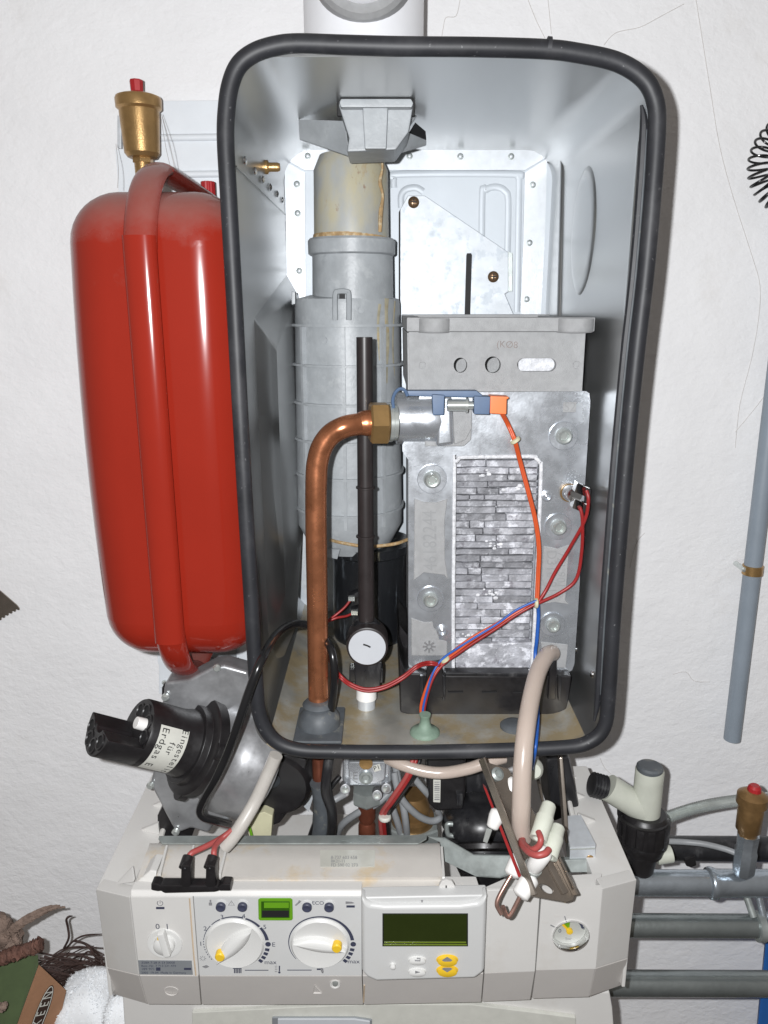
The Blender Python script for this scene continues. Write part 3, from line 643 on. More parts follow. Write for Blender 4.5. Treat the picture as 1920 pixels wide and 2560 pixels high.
for a, b_ in ((1366, 1240), (1105, 1576)):
    B().lathe(P(a, b_, YH), -Y_, [(R(14, b_, YH), -.001), (R(14, b_, YH), .0018), (R(10, b_, YH), .0022), (R(8, b_, YH), .0006), (.0004, .002)], 20).build('small_screw', 'alu', hx)
for k in range(8):
    a = k * math.pi / 4; c = P(1073, 1617, YH - .0014); B().obox(c + (X_ * math.cos(a) + Z_ * math.sin(a)) * .0035, (X_ * math.cos(a) + Z_ * math.sin(a)) * .002, Y_ * .0003, (-X_ * math.sin(a) + Z_ * math.cos(a)) * .0007).build('cast_star_ray', 'alu_dirty', hx)
B().lathe(P(1382, 1630, YH - .0006), -Y_, [(R(15, 1630, YH), 0), (R(15, 1630, YH), .0006)], 20).build('white_dot', 'ceramic', hx)
# outlet cylinder with sensor boss
ob0 = P(990, 1053, YH - .004); oax = X_; ol = P(1096, 1053, YH - .004).x - ob0.x; orr = R(66, 1053, YH)
b = B(); b.lathe(V((ob0.x, YH + .012, ob0.z)), X_, [(orr * .96, 0), (orr, .001), (orr, ol * .7), (orr * 1.02, ol * .98), (orr * .9, ol + .006)], 36); b.build('outlet_stub', 'alu', hx)
B().pris([(1094, 988), (1130, 990), (1133, 1080), (1136, 1112), (1090, 1118)], YH - .008, .02).build('outlet_web', 'alu', hx, bevel=.003, seg=3)
B().pris([(1130, 1004), (1180, 1010), (1180, 1070), (1165, 1100), (1136, 1112)], YH - .002, .004).build('outlet_recess', 'alu_rough', hx, bevel=.001)
# temperature sensor clip on the outlet
ts = thing('temperature_sensor', 'slate blue sensor clip with steel probe and orange plug on the block', 'sensor', P(1100, 990, YH - .02))
YS = YH - .022
B().pris([(1018, 977), (1192, 977), (1206, 988), (1206, 994), (1018, 990)], YS, .010).build('clip_bar', 'blue_clip', ts, bevel=.0006)
B().pris([(1080, 986), (1112, 988), (1110, 1038), (1082, 1038)], YS - .003, .010).build('clip_foot', 'blue_clip', ts, bevel=.0008)
B().pris([(1185, 990), (1227, 992), (1224, 1037), (1185, 1036)], YS - .003, .012).build('connector', 'blue_clip', ts, bevel=.0008)
B().tube([P(984, 1020, YS), P(982, 1000, YS), P(988, 982, YS), P(1000, 972, YS), P(1012, 976, YS), P(1019, 990, YS)], .0013, 8, 6).build('spring_loop', 'blue_clip', ts)
B().cyl(P(1118, 1013, YS + .003), P(1168, 1013, YS + .003), R(15, 1013, YS), n=22).build('probe', 'bolt', ts, bevel=.0004)
B().lathe(P(1164, 1013, YS + .003), X_, [(R(19, 1013, YS), 0), (R(19, 1013, YS), .0016), (R(10, 1013, YS), .002), (R(10, 1013, YS), .006)], 22).build('probe_flange', 'bolt', ts)
op = B().pris([(1226, 990), (1272, 992), (1272, 997), (1267, 998), (1266, 1036), (1225, 1034)], YS - .005, .013).build('orange_plug', 'orange', ts, bevel=.0006)
# safety thermostat on the right edge
th = thing('safety_thermostat', 'small chrome thermostat with two terminals on the aluminium block edge', 'thermostat', P(1425, 1235, YH))
ta = (P(1450, 1240, YH - .02) - P(1420, 1228, YH)).normalized()
B().lathe(P(1418, 1230, YH + .002), ta, [(.0066, 0), (.0066, .0016), (.0074, .002), (.0074, .004)], 24).build('gold_washer', 'brass', th)
B().lathe(P(1424, 1232, YH - .003), ta, [(.0066, 0), (.0066, .008), (.0058, .0095), (.003, .0095)], 26).build('can', 'chrome', th)
for a, b_ in ((1452, 1222), (1446, 1262)):
    c = P(a, b_, YH - .018)
    k = B().obox(c, X_ * .0050 - Z_ * .0022, Y_ * .0045, Z_ * .0036 + X_ * .0009).build('terminal', 'chrome', th, bevel=.0004)
    B().obox(c + X_ * .0046 - Y_ * .0015 - Z_ * .002, X_ * .0018, Y_ * .004, Z_ * .0034).build('terminal_socket', 'black', k, bevel=.0004)
# black tray under the block
tr = thing('condensate_tray', 'black plastic tray carrying the aluminium heat exchanger on the casing floor', 'tray', P(1215, 1795, .59))
YTY = .588
b = B(); b.pris([(998, 1640), (1012, 1682), (1030, 1684), (1128, 1690), (1320, 1690), (1430, 1690), (1420, 1760), (1415, 1782), (1392, 1800), (1036, 1798), (1030, 1790), (1000, 1782)], YTY, .15); b.build('body', 'black', tr, bevel=.002)
for x in (1050, 1105, 1395): B().pris([(x, 1690), (x + 10, 1690), (x + 8, 1752), (x + 1, 1752)], YTY - .003, .004).build('rib', 'black_worn', tr, bevel=.0006)
B().pris([(1112, 1682), (1325, 1684), (1322, 1693), (1114, 1691)], YTY - .004, .01).build('ledge', 'black_worn', tr, bevel=.0008)
for x in (1120, 1205, 1282): B().pris([(x, 1730), (x + 38, 1729), (x + 38, 1732), (x, 1733)], YTY - .001, .002).build('moulded_line', 'dark', tr)
B().pris([(1068, 1660), (1105, 1655), (1110, 1745), (1062, 1745)], YTY - .004, .006).build('lug', 'black', tr, bevel=.001)
B().pris([(1375, 1672), (1392, 1645), (1390, 1750), (1370, 1750)], YTY - .004, .006).build('lug', 'black', tr, bevel=.001)
B().pris([(998, 1560), (1020, 1590), (1020, 1690), (998, 1680)], YTY + .05, .06).build('side_duct', 'black', tr, bevel=.001)

# ------------------------------------------------------------------ expansion vessel
YV0, YV1 = .572, .828
vx = -.170; vz1 = CAM.z + .083; vz0 = CAM.z - .282
ev = thing('expansion_vessel', 'glossy red flat expansion vessel with a raised seam band, dusty on top', 'expansion vessel', (vx, .70, vz0))
b = B(); b.box((vx - .0605, YV0, vz0), (vx + .0685, YV1, vz1))
bmesh.ops.subdivide_edges(b.bm, edges=[e for e in b.bm.edges if abs(e.verts[0].co.z - e.verts[1].co.z) > .1], cuts=9)
for v in b.bm.verts:
    if v.co.x < vx: v.co.x -= .006 * (1 - ((v.co.z - (vz0 + vz1) / 2) / (vz1 - vz0) * 2) ** 2)
b.build('body', 'red_paint', ev, bevel=.038, seg=9, sharp=60)
ring = []
for y0, z0, a0 in ((YV0 - .008 + .075, vz0 - .026 + .075, 180), (YV0 - .008 + .075, vz1 + .018 - .075, 90), (YV1 + .006 - .06, vz1 + .018 - .06, 0), (YV1 + .006 - .06, vz0 - .026 + .06, -90)):
    rr = .075 if y0 < .7 else .06
    for k in range(9):
        a = rad(a0 + 90 - 90 * k / 8); ring.append(V((vx, y0 + rr * math.cos(a), z0 + rr * math.sin(a))))
B().tube(ring, .0058, 16, 3, True, ru=2.05, flat=X_).build('seam_band', 'red_paint', ev)
kc = P(521, 482, .80); kb = B(); n = 24
rr = [.0072 if i % 2 else .0062 for i in range(n)]
kb.prism([V((kc.x + rr[i] * math.cos(2 * math.pi * i / n), .80 + rr[i] * math.sin(2 * math.pi * i / n), kc.z - .008)) for i in range(n)], V((0, 0, .018))); kb.build('valve_cap', 'red_cap', ev, bevel=.0005, seg=1)
# ------------------------------------------------------------------ air vent on the left
YA = .79
av = thing('air_vent', 'brass automatic air vent with red cap behind the red vessel', 'air vent', P(345, 420, YA))
lat([(332, 354, 226), (332, 354, 237), (302, 390, 238.5), (291, 400, 243), (288, 402, 249), (290, 402, 271), (300, 398, 277), (301, 399, 284), (312, 398, 384), (320, 392, 394), (330, 384, 396)], 'body', 'brass', YA, 0, 0, 0, av, sharp=28)
lat([(325, 357, 200), (324, 358, 203), (326, 357, 229), (330, 354, 231)], 'red_cap', 'red_cap', YA, 0, 0, 0, av, n=8, sharp=20)
lat([(333, 382, 394), (332, 383, 398), (332, 383, 408)], 'hex_neck', 'brass', YA, 0, 0, 0, av, n=6, sharp=20)
lat([(338, 378, 408), (340, 378, 470)], 'stem', 'brass', YA, 0, 0, 0, av, n=16)

# ------------------------------------------------------------------ control panel
YP = .505
cpn = thing('control_panel', 'off white boiler control panel with two round knobs and green displays', 'control panel', P(915, 2500, YP + .05))
def face(px, Y, name, m, dep=.004, parent=cpn, bevel=.0008): return B().pris(px, Y, dep).build(name, m, parent, bevel=bevel)
ZP = P(960, 2236, YP).z
face([(325, 2242), (482, 2242), (497, 2440), (348, 2438)], YP, 'switch_face', 'panel')
face([(483, 2242), (904, 2242), (905, 2440), (498, 2440)], YP, 'dial_face', 'panel_grey')
sw0 = [(325, 2234), (904, 2234), (904, 2243), (325, 2243)]
face([(1217, 2226), (1351, 2222), (1338, 2430), (1211, 2433)], YP, 'plain_face', 'panel')
GC_ = P(1427, 2339, YP); GR = R(46, 2339, YP)
plate_with_holes(pp([(1355, 2222), (1506, 2222), (1489, 2422), (1340, 2425)], YP), [[GC_ + V((math.cos(a), 0, math.sin(a))) * GR for a in [2 * math.pi * i / 40 for i in range(40)]]], YP, .004, 'gauge_face', 'panel', cpn)
# lower sloped strips
def strip(x0, x1, y0, y1, bx0, bx1, name='lower_strip'):
    a = [P(x0, y0, YP), P(x1, y1, YP)]; c_ = [P(bx1, y1 + 72, YP + .012), P(bx0, y0 + 72, YP + .012)]
    return B().prism(a + c_, V((0, .012, 0))).build(name, 'panel_low', cpn, bevel=.0008)
strip(348, 496, 2439, 2440, 368, 502); strip(498, 905, 2440, 2440, 504, 908); strip(906, 1209, 2440, 2434, 909, 1203); strip(1211, 1338, 2433, 2428, 1205, 1326); strip(1340, 1489, 2425, 2421, 1330, 1473)
# corner cheeks, chamfer and long side walls
def quad(a, thick, name, m, bevel=.0008): return B().prism(a, thick).build(name, m, cpn, bevel=bevel)
quad([P(239, 2223, YP + .022), P(324, 2243, YP + .001), P(347, 2438, YP + .001), P(268, 2419, YP + .022)], V((.002, .012, 0)), 'corner_face', 'panel')
quad([P(268, 2420, YP + .022), P(347, 2439, YP + .001), P(367, 2510, YP + .012), P(284, 2486, YP + .032)], V((.002, .012, 0)), 'corner_face', 'panel_low')
quad([P(1506, 2222, YP + .001), P(1592, 2199, YP + .022), P(1569, 2396, YP + .022), P(1489, 2421, YP + .001)], V((-.002, .012, 0)), 'corner_face', 'panel')
quad([P(1489, 2422, YP + .001), P(1569, 2397, YP + .022), P(1553, 2464, YP + .032), P(1473, 2492, YP + .012)], V((-.002, .012, 0)), 'corner_face', 'panel_low')
zc = P(239, 2223, YP + .022).z
xo, xi = P(239, 2223, YP + .022).x, P(324, 2243, YP).x
xo2, xi2 = P(1592, 2199, YP + .022).x, P(1506, 2222, YP).x
zc2 = P(1592, 2199, YP + .022).z
def cheek(xo, xi, z, s):
    a = [V((xo, YP + .024, z)), V((xo, .685, z + .002)), V((xi + s * -.010, .685, z + .002)), V((xi + s * .0, .60, z)), V((xi + s * .0, YP + .006, z))]
    return B().prism(a, V((0, 0, -.012))).build('cheek', 'panel', cpn, bevel=.0015)
cheek(xo, xi, zc, 1); cheek(xo2, xi2, zc2, -1)
B().box((xo, YP + .024, zc - .11), (xo + .003, .685, zc - .003)).build('side_wall', 'panel', cpn, bevel=.0008)
B().box((xo2 - .003, YP + .024, zc2 - .11), (xo2, .685, zc2 - .003)).build('side_wall', 'panel', cpn, bevel=.0008)
# ribs on the cheeks
for s, xx, z in ((1, xi, zc), (-1, xi2, zc2)):
    for yy in (.60, .635, .665):
        B().prism([V((xx - s * .022, yy, z)), V((xx - s * .003, yy - .006, z)), V((xx - s * .003, yy - .006, z + .012))], V((0, .004, 0))).build('gusset', 'panel', cpn, bevel=.0005, seg=1)
    B().tube([V((xx, .59, z + .001)), V((xx - s * .002, .63, z + .006)), V((xx - s * .006, .682, z + .006))], .0025, 8, 4).build('rail', 'panel', cpn)
# top shelf: front band, step, dirty plate going back
B().prism([P(326, 2242, YP), P(905, 2242, YP), P(905, 2225, YP + .003), P(326, 2225, YP + .003)], V((0, .01, .0))).build('shelf_lip', 'panel', cpn, bevel=.001)
sh = B(); r0 = [P(x, 2226, YP + .004) for x in (325, 520, 720, 906, 1000, 1120)]
zs = r0[0].z
def zrow(y, xs, z): return [PZ(x, y, z) for x in xs]
xs = (358, 520, 720, 906, 1000, 1102)
sh.sheet([zrow(2228, (335, 520, 720, 906, 1000, 1110), zs - .001), zrow(2200, (342, 520, 720, 906, 1000, 1108), zs), zrow(2192, (345, 522, 722, 906, 1000, 1107), zs + .004), zrow(2150, xs, zs + .0045), zrow(2116, (372, 530, 722, 906, 1000, 1100), zs + .005), zrow(2108, (374, 530, 722, 906, 1000, 1099), zs + .0)])
sh.build('shelf', 'panel_dirty', cpn, sharp=50)
B().prism([PZ(1101, 2116, zs + .004), PZ(1106, 2192, zs + .004), PZ(1106, 2228, zs - .004), PZ(1101, 2228, zs - .03), PZ(1098, 2116, zs - .03)], V((.002, 0, 0))).build('shelf_end', 'panel', cpn)
B().prism([PZ(1104, 2190, zs - .004), PZ(1190, 2190, zs - .004), PZ(1202, 2226, zs - .004), PZ(1106, 2226, zs - .004)], V((0, 0, -.006))).build('ledge', 'panel', cpn, bevel=.001)
B().prism([PZ(1200, 2222, zs - .002), PZ(1260, 2196, zs - .002), PZ(1505, 2182, zs - .002), PZ(1500, 2226, zs - .002), PZ(1352, 2228, zs - .002), PZ(1218, 2232, zs - .002)], V((0, 0, -.006))).build('ledge', 'panel', cpn, bevel=.001)
tb_ = B().pris([(1098, 2236), (1098, 2214), (1104, 2204), (1117, 2200), (1130, 2204), (1137, 2214), (1138, 2236)], YP + .001, .003).build('lock_tab', 'panel', cpn, bevel=.0006)
B().pris([(1114, 2215), (1117, 2215), (1117, 2225), (1114, 2225)], YP + .0004, .001).build('slot', 'dark', tb_)
for x in (395, 462, 545):
    B().prism([PZ(x, 2196, zs + .004), PZ(x + 8, 2196, zs + .004), PZ(x + 26, 2122, zs + .005), PZ(x + 20, 2122, zs + .005)], V((0, 0, .004))).build('shelf_rib', 'panel', cpn, bevel=.0006)
B().prism([P(330, 2215, YP + .012), P(375, 2176, YP + .016), P(392, 2178, YP + .016), P(385, 2215, YP + .01)], V((0, .02, 0))).build('gusset', 'panel', cpn, bevel=.001)
B().prism([P(290, 2212, YP + .02), P(330, 2170, YP + .03), P(335, 2205, YP + .015)], V((0, .004, 0))).build('gusset', 'panel', cpn, bevel=.0006)
# steel bar behind the shelf and the folded bracket on its right
B().prism([PZ(405, 2112, zs + .006), PZ(1046, 2112, zs + .006), PZ(1066, 2100, zs + .006), PZ(1068, 2091, zs + .006), PZ(398, 2093, zs + .006), PZ(396, 2100, zs + .006)], V((0, 0, .0016))).build('steel_bar', 'galv_dark', cpn, bevel=.0005)
B().prism([P(1068, 2092, .585), P(1112, 2096, .582), P(1185, 2138, .56), P(1280, 2140, .55), P(1280, 2150, .55), P(1282, 2185, .545), P(1250, 2196, .54), P(1190, 2192, .548), P(1104, 2150, .572), P(1100, 2106, .582)], V((0, .0015, 0))).build('folded_bracket', 'galv_dark', cpn, bevel=.0004)
# sticker with faded print on the shelf
su = (PZ(910, 2150, zs + .006) - PZ(800, 2150, zs + .006)).normalized(); sv = (PZ(860, 2130, zs + .0065) - PZ(860, 2170, zs + .0055)).normalized()
B().prism([PZ(800, 2126, zs + .0053), PZ(938, 2126, zs + .0053), PZ(936, 2168, zs + .0049), PZ(801, 2168, zs + .0049)], V((0, 0, .0004))).build('faded_sticker', 'sticker_clear', cpn)
for s, y in (('8-737 603 658', 2144), ('BK21-11', 2153), ('FD 590 02 273', 2163)):
    text(s, PZ(827, y, zs + .0058), su, sv, .0042, 'print_grey', cpn, align='LEFT', fit={2144: .0215, 2153: .011, 2163: .0215}[y], squash=1.4)
# printing and controls on the faces
def disc(px, py, rpx, prof, name, m, parent=cpn, n=36, Y=YP):
    r = R(rpx, py, Y); return B().lathe(P(px, py, Y), -Y_, [(r * a, h) for a, h in prof], n).build(name, m, parent)
def knob(px, py, ang, dot):
    k = disc(px, py, 71, [(1.04, -.002), (1.04, .0004), (1.01, .0012), (.97, .0022), (.92, .0020), (.6, .0012), (.1, .0008)], 'knob', 'knob', n=48)
    c = P(px, py, YP - .0008); r = R(71, py, YP); u = V((math.cos(ang), 0, math.sin(ang))); v = V((-math.sin(ang), 0, math.cos(ang)))
    pts = []
    for i in range(25):
        tt = i / 24 * 2 - 1; pts.append((tt, .30 * (1 - abs(tt) ** 2.4)))
    b = B(); rows = []
    for hh, wf in ((0, 1.), (.0030, .86), (.0052, .5), (.0058, .10)):
        rows.append(b.verts([c - Y_ * hh + u * (tt * r * .93) + v * (ww * r * wf) for tt, ww in pts] + [c - Y_ * hh + u * (tt * r * .93) - v * (ww * r * wf) for tt, ww in pts[-2:0:-1]]))
    for a, d_ in zip(rows, rows[1:]): b.skin(a, d_)
    b.bm.faces.new(rows[-1]); b.build('grip', 'knob', k, sharp=60)
    e = P(dot[0], dot[1], YP - .006)
    B().lathe(e + Y_ * .004, -Y_, [(R(12.5, py, YP), 0), (R(12.5, py, YP), .0045), (R(10, py, YP), .0055)], 24).build('yellow_pointer', 'yellow', k)
    return k
knob(587, 2358, rad(47), (550, 2392)); knob(800, 2358, rad(-10), (842, 2370))
def arc(cx, cy, r0, r1, a0, a1, name='scale_arc', m='navy', n=14):
    """flat printed arc; angles in degrees clockwise from top, radii in px on the face"""
    c = P(cx, cy, YP - .0003); s = R(1, cy, YP); b = B(); g0 = []; g1 = []; N_ = n
    for k in range(N_ + 1):
        a = rad(a0 + (a1 - a0) * k / N_); d = V((math.sin(a), 0, math.cos(a))); w1 = r0 + (r1 - r0) * (k / N_)
        g0.append(c + d * 77 * s); g1.append(c + d * (77 + w1) * s)
    b.sheet([g0, g1]); return b.build(name, m, cpn, smooth=False)
for cx in (587, 800):
    if cx == 587:
        arc(cx, 2358, 1.5, 2, -78, -48); arc(cx, 2358, 2, 3, -45, -25); arc(cx, 2358, 3, 4.5, -21, 18); arc(cx, 2358, 5, 6.5, 22, 52); arc(cx, 2358, 7, 9, 55, 84)
        for k in range(9): arc(cx, 2358, 2, 2, -130 + k * 6, -127 + k * 6, n=2)
    else:
        arc(cx, 2358, 1.5, 4, -128, 0, n=30); arc(cx, 2358, 4, 9, 0, 84, n=20)
    d0 = P(cx, 2358, YP - .0003); s = R(1, 2358, YP)
    B().lathe(d0 + V((math.sin(rad(92)), 0, math.cos(rad(92)))) * 83 * s, -Y_, [(7 * s, 0), (7 * s, .0002)], 20).build('scale_dot', 'navy', cpn)
    for k in range(4): arc(cx, 2358, 11, 11, 101 + k * 9, 107 + k * 9, n=3)
F_ = YP - .0004
for s, x, y, h in (('1', 502, 2360, .0052), ('2', 513, 2322, .0052), ('3', 555, 2293, .0052), ('4', 609, 2291, .0052), ('5', 662, 2318, .0052), ('E', 684, 2362, .0052), ('max', 676, 2406, .0052), ('max', 884, 2404, .0052), ('0', 394, 2317, .0064), ('I', 418, 2317, .0064), ('ECO', 795, 2258, .0042)):
    text(s, P(x, y, F_), X_, Z_, h * 1.12, 'navy', cpn)
def pbox(x0, y0, x1, y1, name, m, parent=cpn, Y=F_, dep=.0003): return B().pris([(x0, y0), (x1, y0), (x1, y1), (x0, y1)], Y, dep).build(name, m, parent, smooth=False)
pbox(390, 2268, 411, 2273, 'indicator_bar', 'navy'); pbox(866, 2264, 887, 2269, 'indicator_bar', 'navy')
arcc = P(400, 2258, F_); B().tube([arcc + V((math.sin(a), 0, math.cos(a))) * .0022 for a in [rad(35 + 29 * k) for k in range(11)]], .0003, 6, 2).build('power_symbol', 'print_grey', cpn)
pbox(399.4, 2251, 400.8, 2259, 'power_symbol', 'print_grey')
B().tube([P(571, 2263, F_), P(578.5, 2252, F_), P(586, 2263, F_)], .0003, 6, 1, True).build('warning_symbol', 'print_grey', cpn); text('!', P(578.5, 2259, F_), X_, Z_, .003, 'print_grey', cpn)
pbox(522, 2257, 530, 2264, 'burner_symbol', 'print_grey'); pbox(524, 2250, 528, 2256, 'burner_symbol', 'print_grey')
B().tube([P(739, 2263, F_), P(747, 2256, F_), P(750, 2252, F_)], [.0006, .0007, .0011], 8, 4).build('wrench_symbol', 'print_grey', cpn)
B().prism([P(864, 2254, F_), P(880, 2255, F_), P(886, 2258, F_), P(880, 2259, F_), P(864, 2260, F_)], V((0, .0003, 0))).build('flame_symbol', 'print_grey', cpn)
for k in range(5): pbox(585 + k * 4, 2422, 587.5 + k * 4, 2433, 'radiator_symbol', 'navy')
pbox(582, 2421, 604, 2422.2, 'radiator_symbol', 'navy')
pbox(612, 2425.3, 671, 2426.6, 'printed_line', 'navy'); pbox(718, 2425, 779, 2426.3, 'printed_line', 'navy')
pbox(697, 2415, 700, 2428, 'thermometer_symbol', 'navy'); disc(698.5, 2430, 3, [(1, .0003), (1, .0005)], 'thermometer_symbol', 'navy', n=14)
for k in range(4): pbox(687, 2415 + k * 4.6, 693, 2416.2 + k * 4.6, 'thermometer_symbol', 'print_grey')
pbox(792, 2422, 808, 2425, 'tap_symbol', 'navy'); B().tube([P(803, 2421, F_), P(806, 2428, F_), P(807, 2433, F_)], [.0008, .001, .0002], 8, 4).build('tap_symbol', 'print_grey', cpn); pbox(797, 2418, 803, 2420, 'tap_symbol', 'navy')
B().prism([P(505, 2417, F_), P(516, 2413, F_), P(523, 2417, F_), P(514, 2421, F_)], V((0, .0003, 0))).build('sun_symbol', 'print_grey', cpn)
for k in range(8): a = k * math.pi / 4; c = P(507, 2396, F_); B().obox(c + V((math.cos(a), 0, math.sin(a))) * .0019, V((math.cos(a), 0, math.sin(a))) * .0007, Y_ * .0001, V((-math.sin(a), 0, math.cos(a))) * .0002).build('sun_symbol', 'print_grey', cpn)
# push buttons
for x, y in ((553, 2262), (607, 2262), (768, 2263), (823, 2263)):
    k = disc(x, y, 15, [(1, -.001), (1., .0006), (.86, .0008)], 'button_collar', 'panel_grey', n=24)
    disc(x, y + 1, 12, [(1, -.001), (1, .003), (.8, .0036), (.2, .003)], 'push_button', 'navy', k, n=24)
# green window
gw = B().pris([(645, 2250), (650, 2247), (726, 2247), (731, 2250), (732, 2299), (728, 2302), (650, 2302), (646, 2299)], YP - .0012, .0012).build('green_window', 'green_case', cpn, bevel=.0006)
pbox(653, 2254, 724, 2295, 'window_pane', 'green_lcd', gw, YP - .0015, .0004)
pbox(655, 2277, 722, 2293, 'dark_segment', 'dark', gw, YP - .0018, .0003)
pbox(660, 2257, 722, 2270, 'lit_segment', 'green_case', gw, YP - .0018, .0003)
# power switch
k = disc(412, 2358, 44, [(1, 0), (.98, .0010), (.93, .0012), (.72, .0004), (.5, .0004)], 'switch_recess', 'knob', n=40)
k = disc(412, 2358, 27, [(1, -.001), (.95, .004), (.7, .0055), (.1, .006)], 'power_switch', 'knob', n=32)
sd = (P(420, 2388, YP - .006) - P(402, 2330, YP - .006)); B().obox(P(411, 2358, YP - .007), sd * .5, Y_ * .003, sd.cross(Y_).normalized() * .0028).build('switch_grip', 'knob', k, bevel=.0012)
pbox(393, 2344, 401, 2351, 'switch_mark', 'yellow', k, YP - .0048, .001)
# serial sticker
st_ = B().pris([(345, 2401), (479, 2402), (482, 2437), (349, 2436)], YP - .0004, .0005).build('serial_sticker', 'sticker', cpn)
for s, y in (('ZSBR 7-28 A 23 S0000', 2407), ('Best.-Nr. 7 713 231 474', 2415), ('189 971', 2423), ('2005  19-04  Made in Germany', 2432)):
    text(s, P(353, y, YP - .0006), X_, Z_, .0038, 'navy', st_, align='LEFT', fit=R({2407: 84, 2415: 86, 2423: 30, 2432: 112}[y], y, YP))
pbox(460, 2420, 478, 2425, 'print_block', 'navy', st_, YP - .0006, .0002); pbox(390, 2419, 401, 2427, 'print_block', 'navy', st_, YP - .0006, .0002)
# moulded signs on the lower strip, recessed screw
sc_ = P(838, 2459, YP + .002); k = B().lathe(sc_ + Y_ * .003, -Y_, [(R(13, 2459, YP), 0), (R(13, 2459, YP), .004), (R(11, 2459, YP), .004), (R(9, 2459, YP), .002)], 22).build('screw_socket', 'panel', cpn)
B().lathe(sc_ + Y_ * .001, -Y_, [(R(8, 2459, YP), 0), (R(7, 2459, YP), .0018), (.001, .002)], 18).build('screw', 'bolt', k)
B().tube([P(783, 2482, YP + .0066), P(786, 2462, YP + .0030), P(804, 2482, YP + .0066)], .0005, 6, 1, True).build('moulded_sign', 'panel_low', cpn)
c = P(428, 2477, YP + .0056); B().tube([c + V((math.cos(a), math.sin(a) * -.17, math.sin(a))) * .0055 for a in [rad(24 * k) for k in range(15)]], .0005, 6, 1, True).build('moulded_sign', 'panel_low', cpn)
# display module
YD = YP - .012
dm = B().pris([(903, 2246), (925, 2262), (960, 2266), (1150, 2264), (1195, 2258), (1219, 2240), (1212, 2432), (1188, 2449), (940, 2456), (915, 2445), (905, 2430)], YD, .014).build('display_module', 'panel_grey', cpn, bevel=.004, seg=4)
B().pris([(903, 2244), (1219, 2238), (1219, 2246), (1190, 2264), (930, 2268)], YD + .004, .012).build('module_hood', 'panel_grey', cpn, bevel=.002, seg=3)
pbox(956, 2284, 1170, 2366, 'lcd_frame', 'dark', dm, YD - .0003, .002)
l_ = pbox(959, 2287, 1167, 2363, 'lcd_glass', 'lcd', dm, YD - .0009, .001)
pbox(961, 2355, 1165, 2357.5, 'lcd_edge', 'lcd_line', dm, YD - .0012, .0003); pbox(959, 2361, 1167, 2363.5, 'lcd_edge', 'lcd_line', dm, YD - .0012, .0003)
def oval(px, py, rx, ry, name, m, h=.0025):
    c = P(px, py, YD); n = 30; b = B(); rows = []
    for f, hh in ((1.12, -.001), (1.1, .0003), (1, .0005), (.96, h), (.6, h + .0006), (.1, h + .0008)):
        rows.append(b.verts([c - Y_ * hh + V((R(rx, py, YD) * f * math.cos(2 * math.pi * i / n), 0, R(ry, py, YD) * 1.22 * f * math.sin(2 * math.pi * i / n))) for i in range(n)]))
    for a, d_ in zip(rows, rows[1:]): b.skin(a, d_)
    b.bm.faces.new(rows[-1]); return b.build(name, m, dm)
oval(1043, 2399, 21, 8.5, 'soft_button', 'knob'); oval(1043, 2428, 21, 8.5, 'soft_button', 'knob'); oval(982, 2413, 7, 6, 'soft_button', 'knob')
for y, s in ((2399, 1), (2425, -1)):
    o = oval(1118, y, 25, 12, 'yellow_button', 'yellow')
    B().prism([P(1118, y - 6 * s, YD - .0036), P(1131, y + 2 * s, YD - .0036), P(1126, y + 5 * s, YD - .0036), P(1110, y + 5 * s, YD - .0036), P(1105, y + 2 * s, YD - .0036)], V((0, .0004, 0))).build('arrow_mark', 'print_grey', o)
B().prism([P(1038, 2428, YD - .0036), P(1038, 2434, YD - .0036), P(1050, 2431, YD - .0036)], V((0, .0004, 0))).build('arrow_mark', 'print_grey', dm)
B().tube([P(1037, 2401, YD - .0036), P(1050, 2402, YD - .0036), P(1050, 2396, YD - .0036), P(1042, 2396, YD - .0036)], .0005, 6, 1).build('arrow_mark', 'print_grey', dm)
B().prism([P(1052, 2251, YD + .0036), P(1058, 2251, YD + .0036), P(1055, 2258, YD + .0036)], V((0, .0004, 0))).build('moulded_arrow', 'print_grey', dm)
# pressure gauge
c = P(1427, 2339, YP); rr = R(46, 2339, YP)
ga = B().lathe(c, -Y_, [(rr * .98, -.0075), (rr * 1.02, .0005), (rr * .99, .0016), (rr * .955, .0010), (rr * .93, -.0070)], 48, True, True).build('gauge_bezel', 'chrome', cpn)
B().lathe(c + Y_ * .0064, -Y_, [(rr * .925, 0), (rr * .925, .0004)], 40).build('gauge_dial', 'dial_grey', ga)
gc = c + Y_ * .0056
B().prism([gc, gc + V((-.0065, 0, .0085)), gc + V((-.0025, 0, .0105)), gc + V((.0003, 0, .0105))], V((0, .0003, 0))).build('green_sector', 'green_case', ga)
B().obox(gc - Y_ * .001 + V((-.0032, 0, .0036)), V((-.0042, 0, .0046)), Y_ * .0003, V((.0007, 0, .0006))).build('gauge_needle', 'yellow', ga)
B().lathe(gc, -Y_, [(.0026, 0), (.0026, .002), (.001, .0024)], 18).build('gauge_hub', 'yellow', ga)
text('0', gc + V((-.0075, -.0004, -.0005)), X_, Z_, .005, 'navy', ga); text('4', gc + V((.0112, -.0004, .002)), X_, Z_, .0045, 'navy', ga); text('bar', gc + V((0, -.0004, -.0080)), X_, Z_, .0040, 'print_grey', ga)
b = B(); b.sheet([[gc - Y_ * .0003 + V((math.sin(rad(a)), 0, math.cos(rad(a)))) * q for a in range(25, 80, 6)] for q in (.0098, .0116)]); b.build('gauge_scale', 'navy', ga, smooth=False)
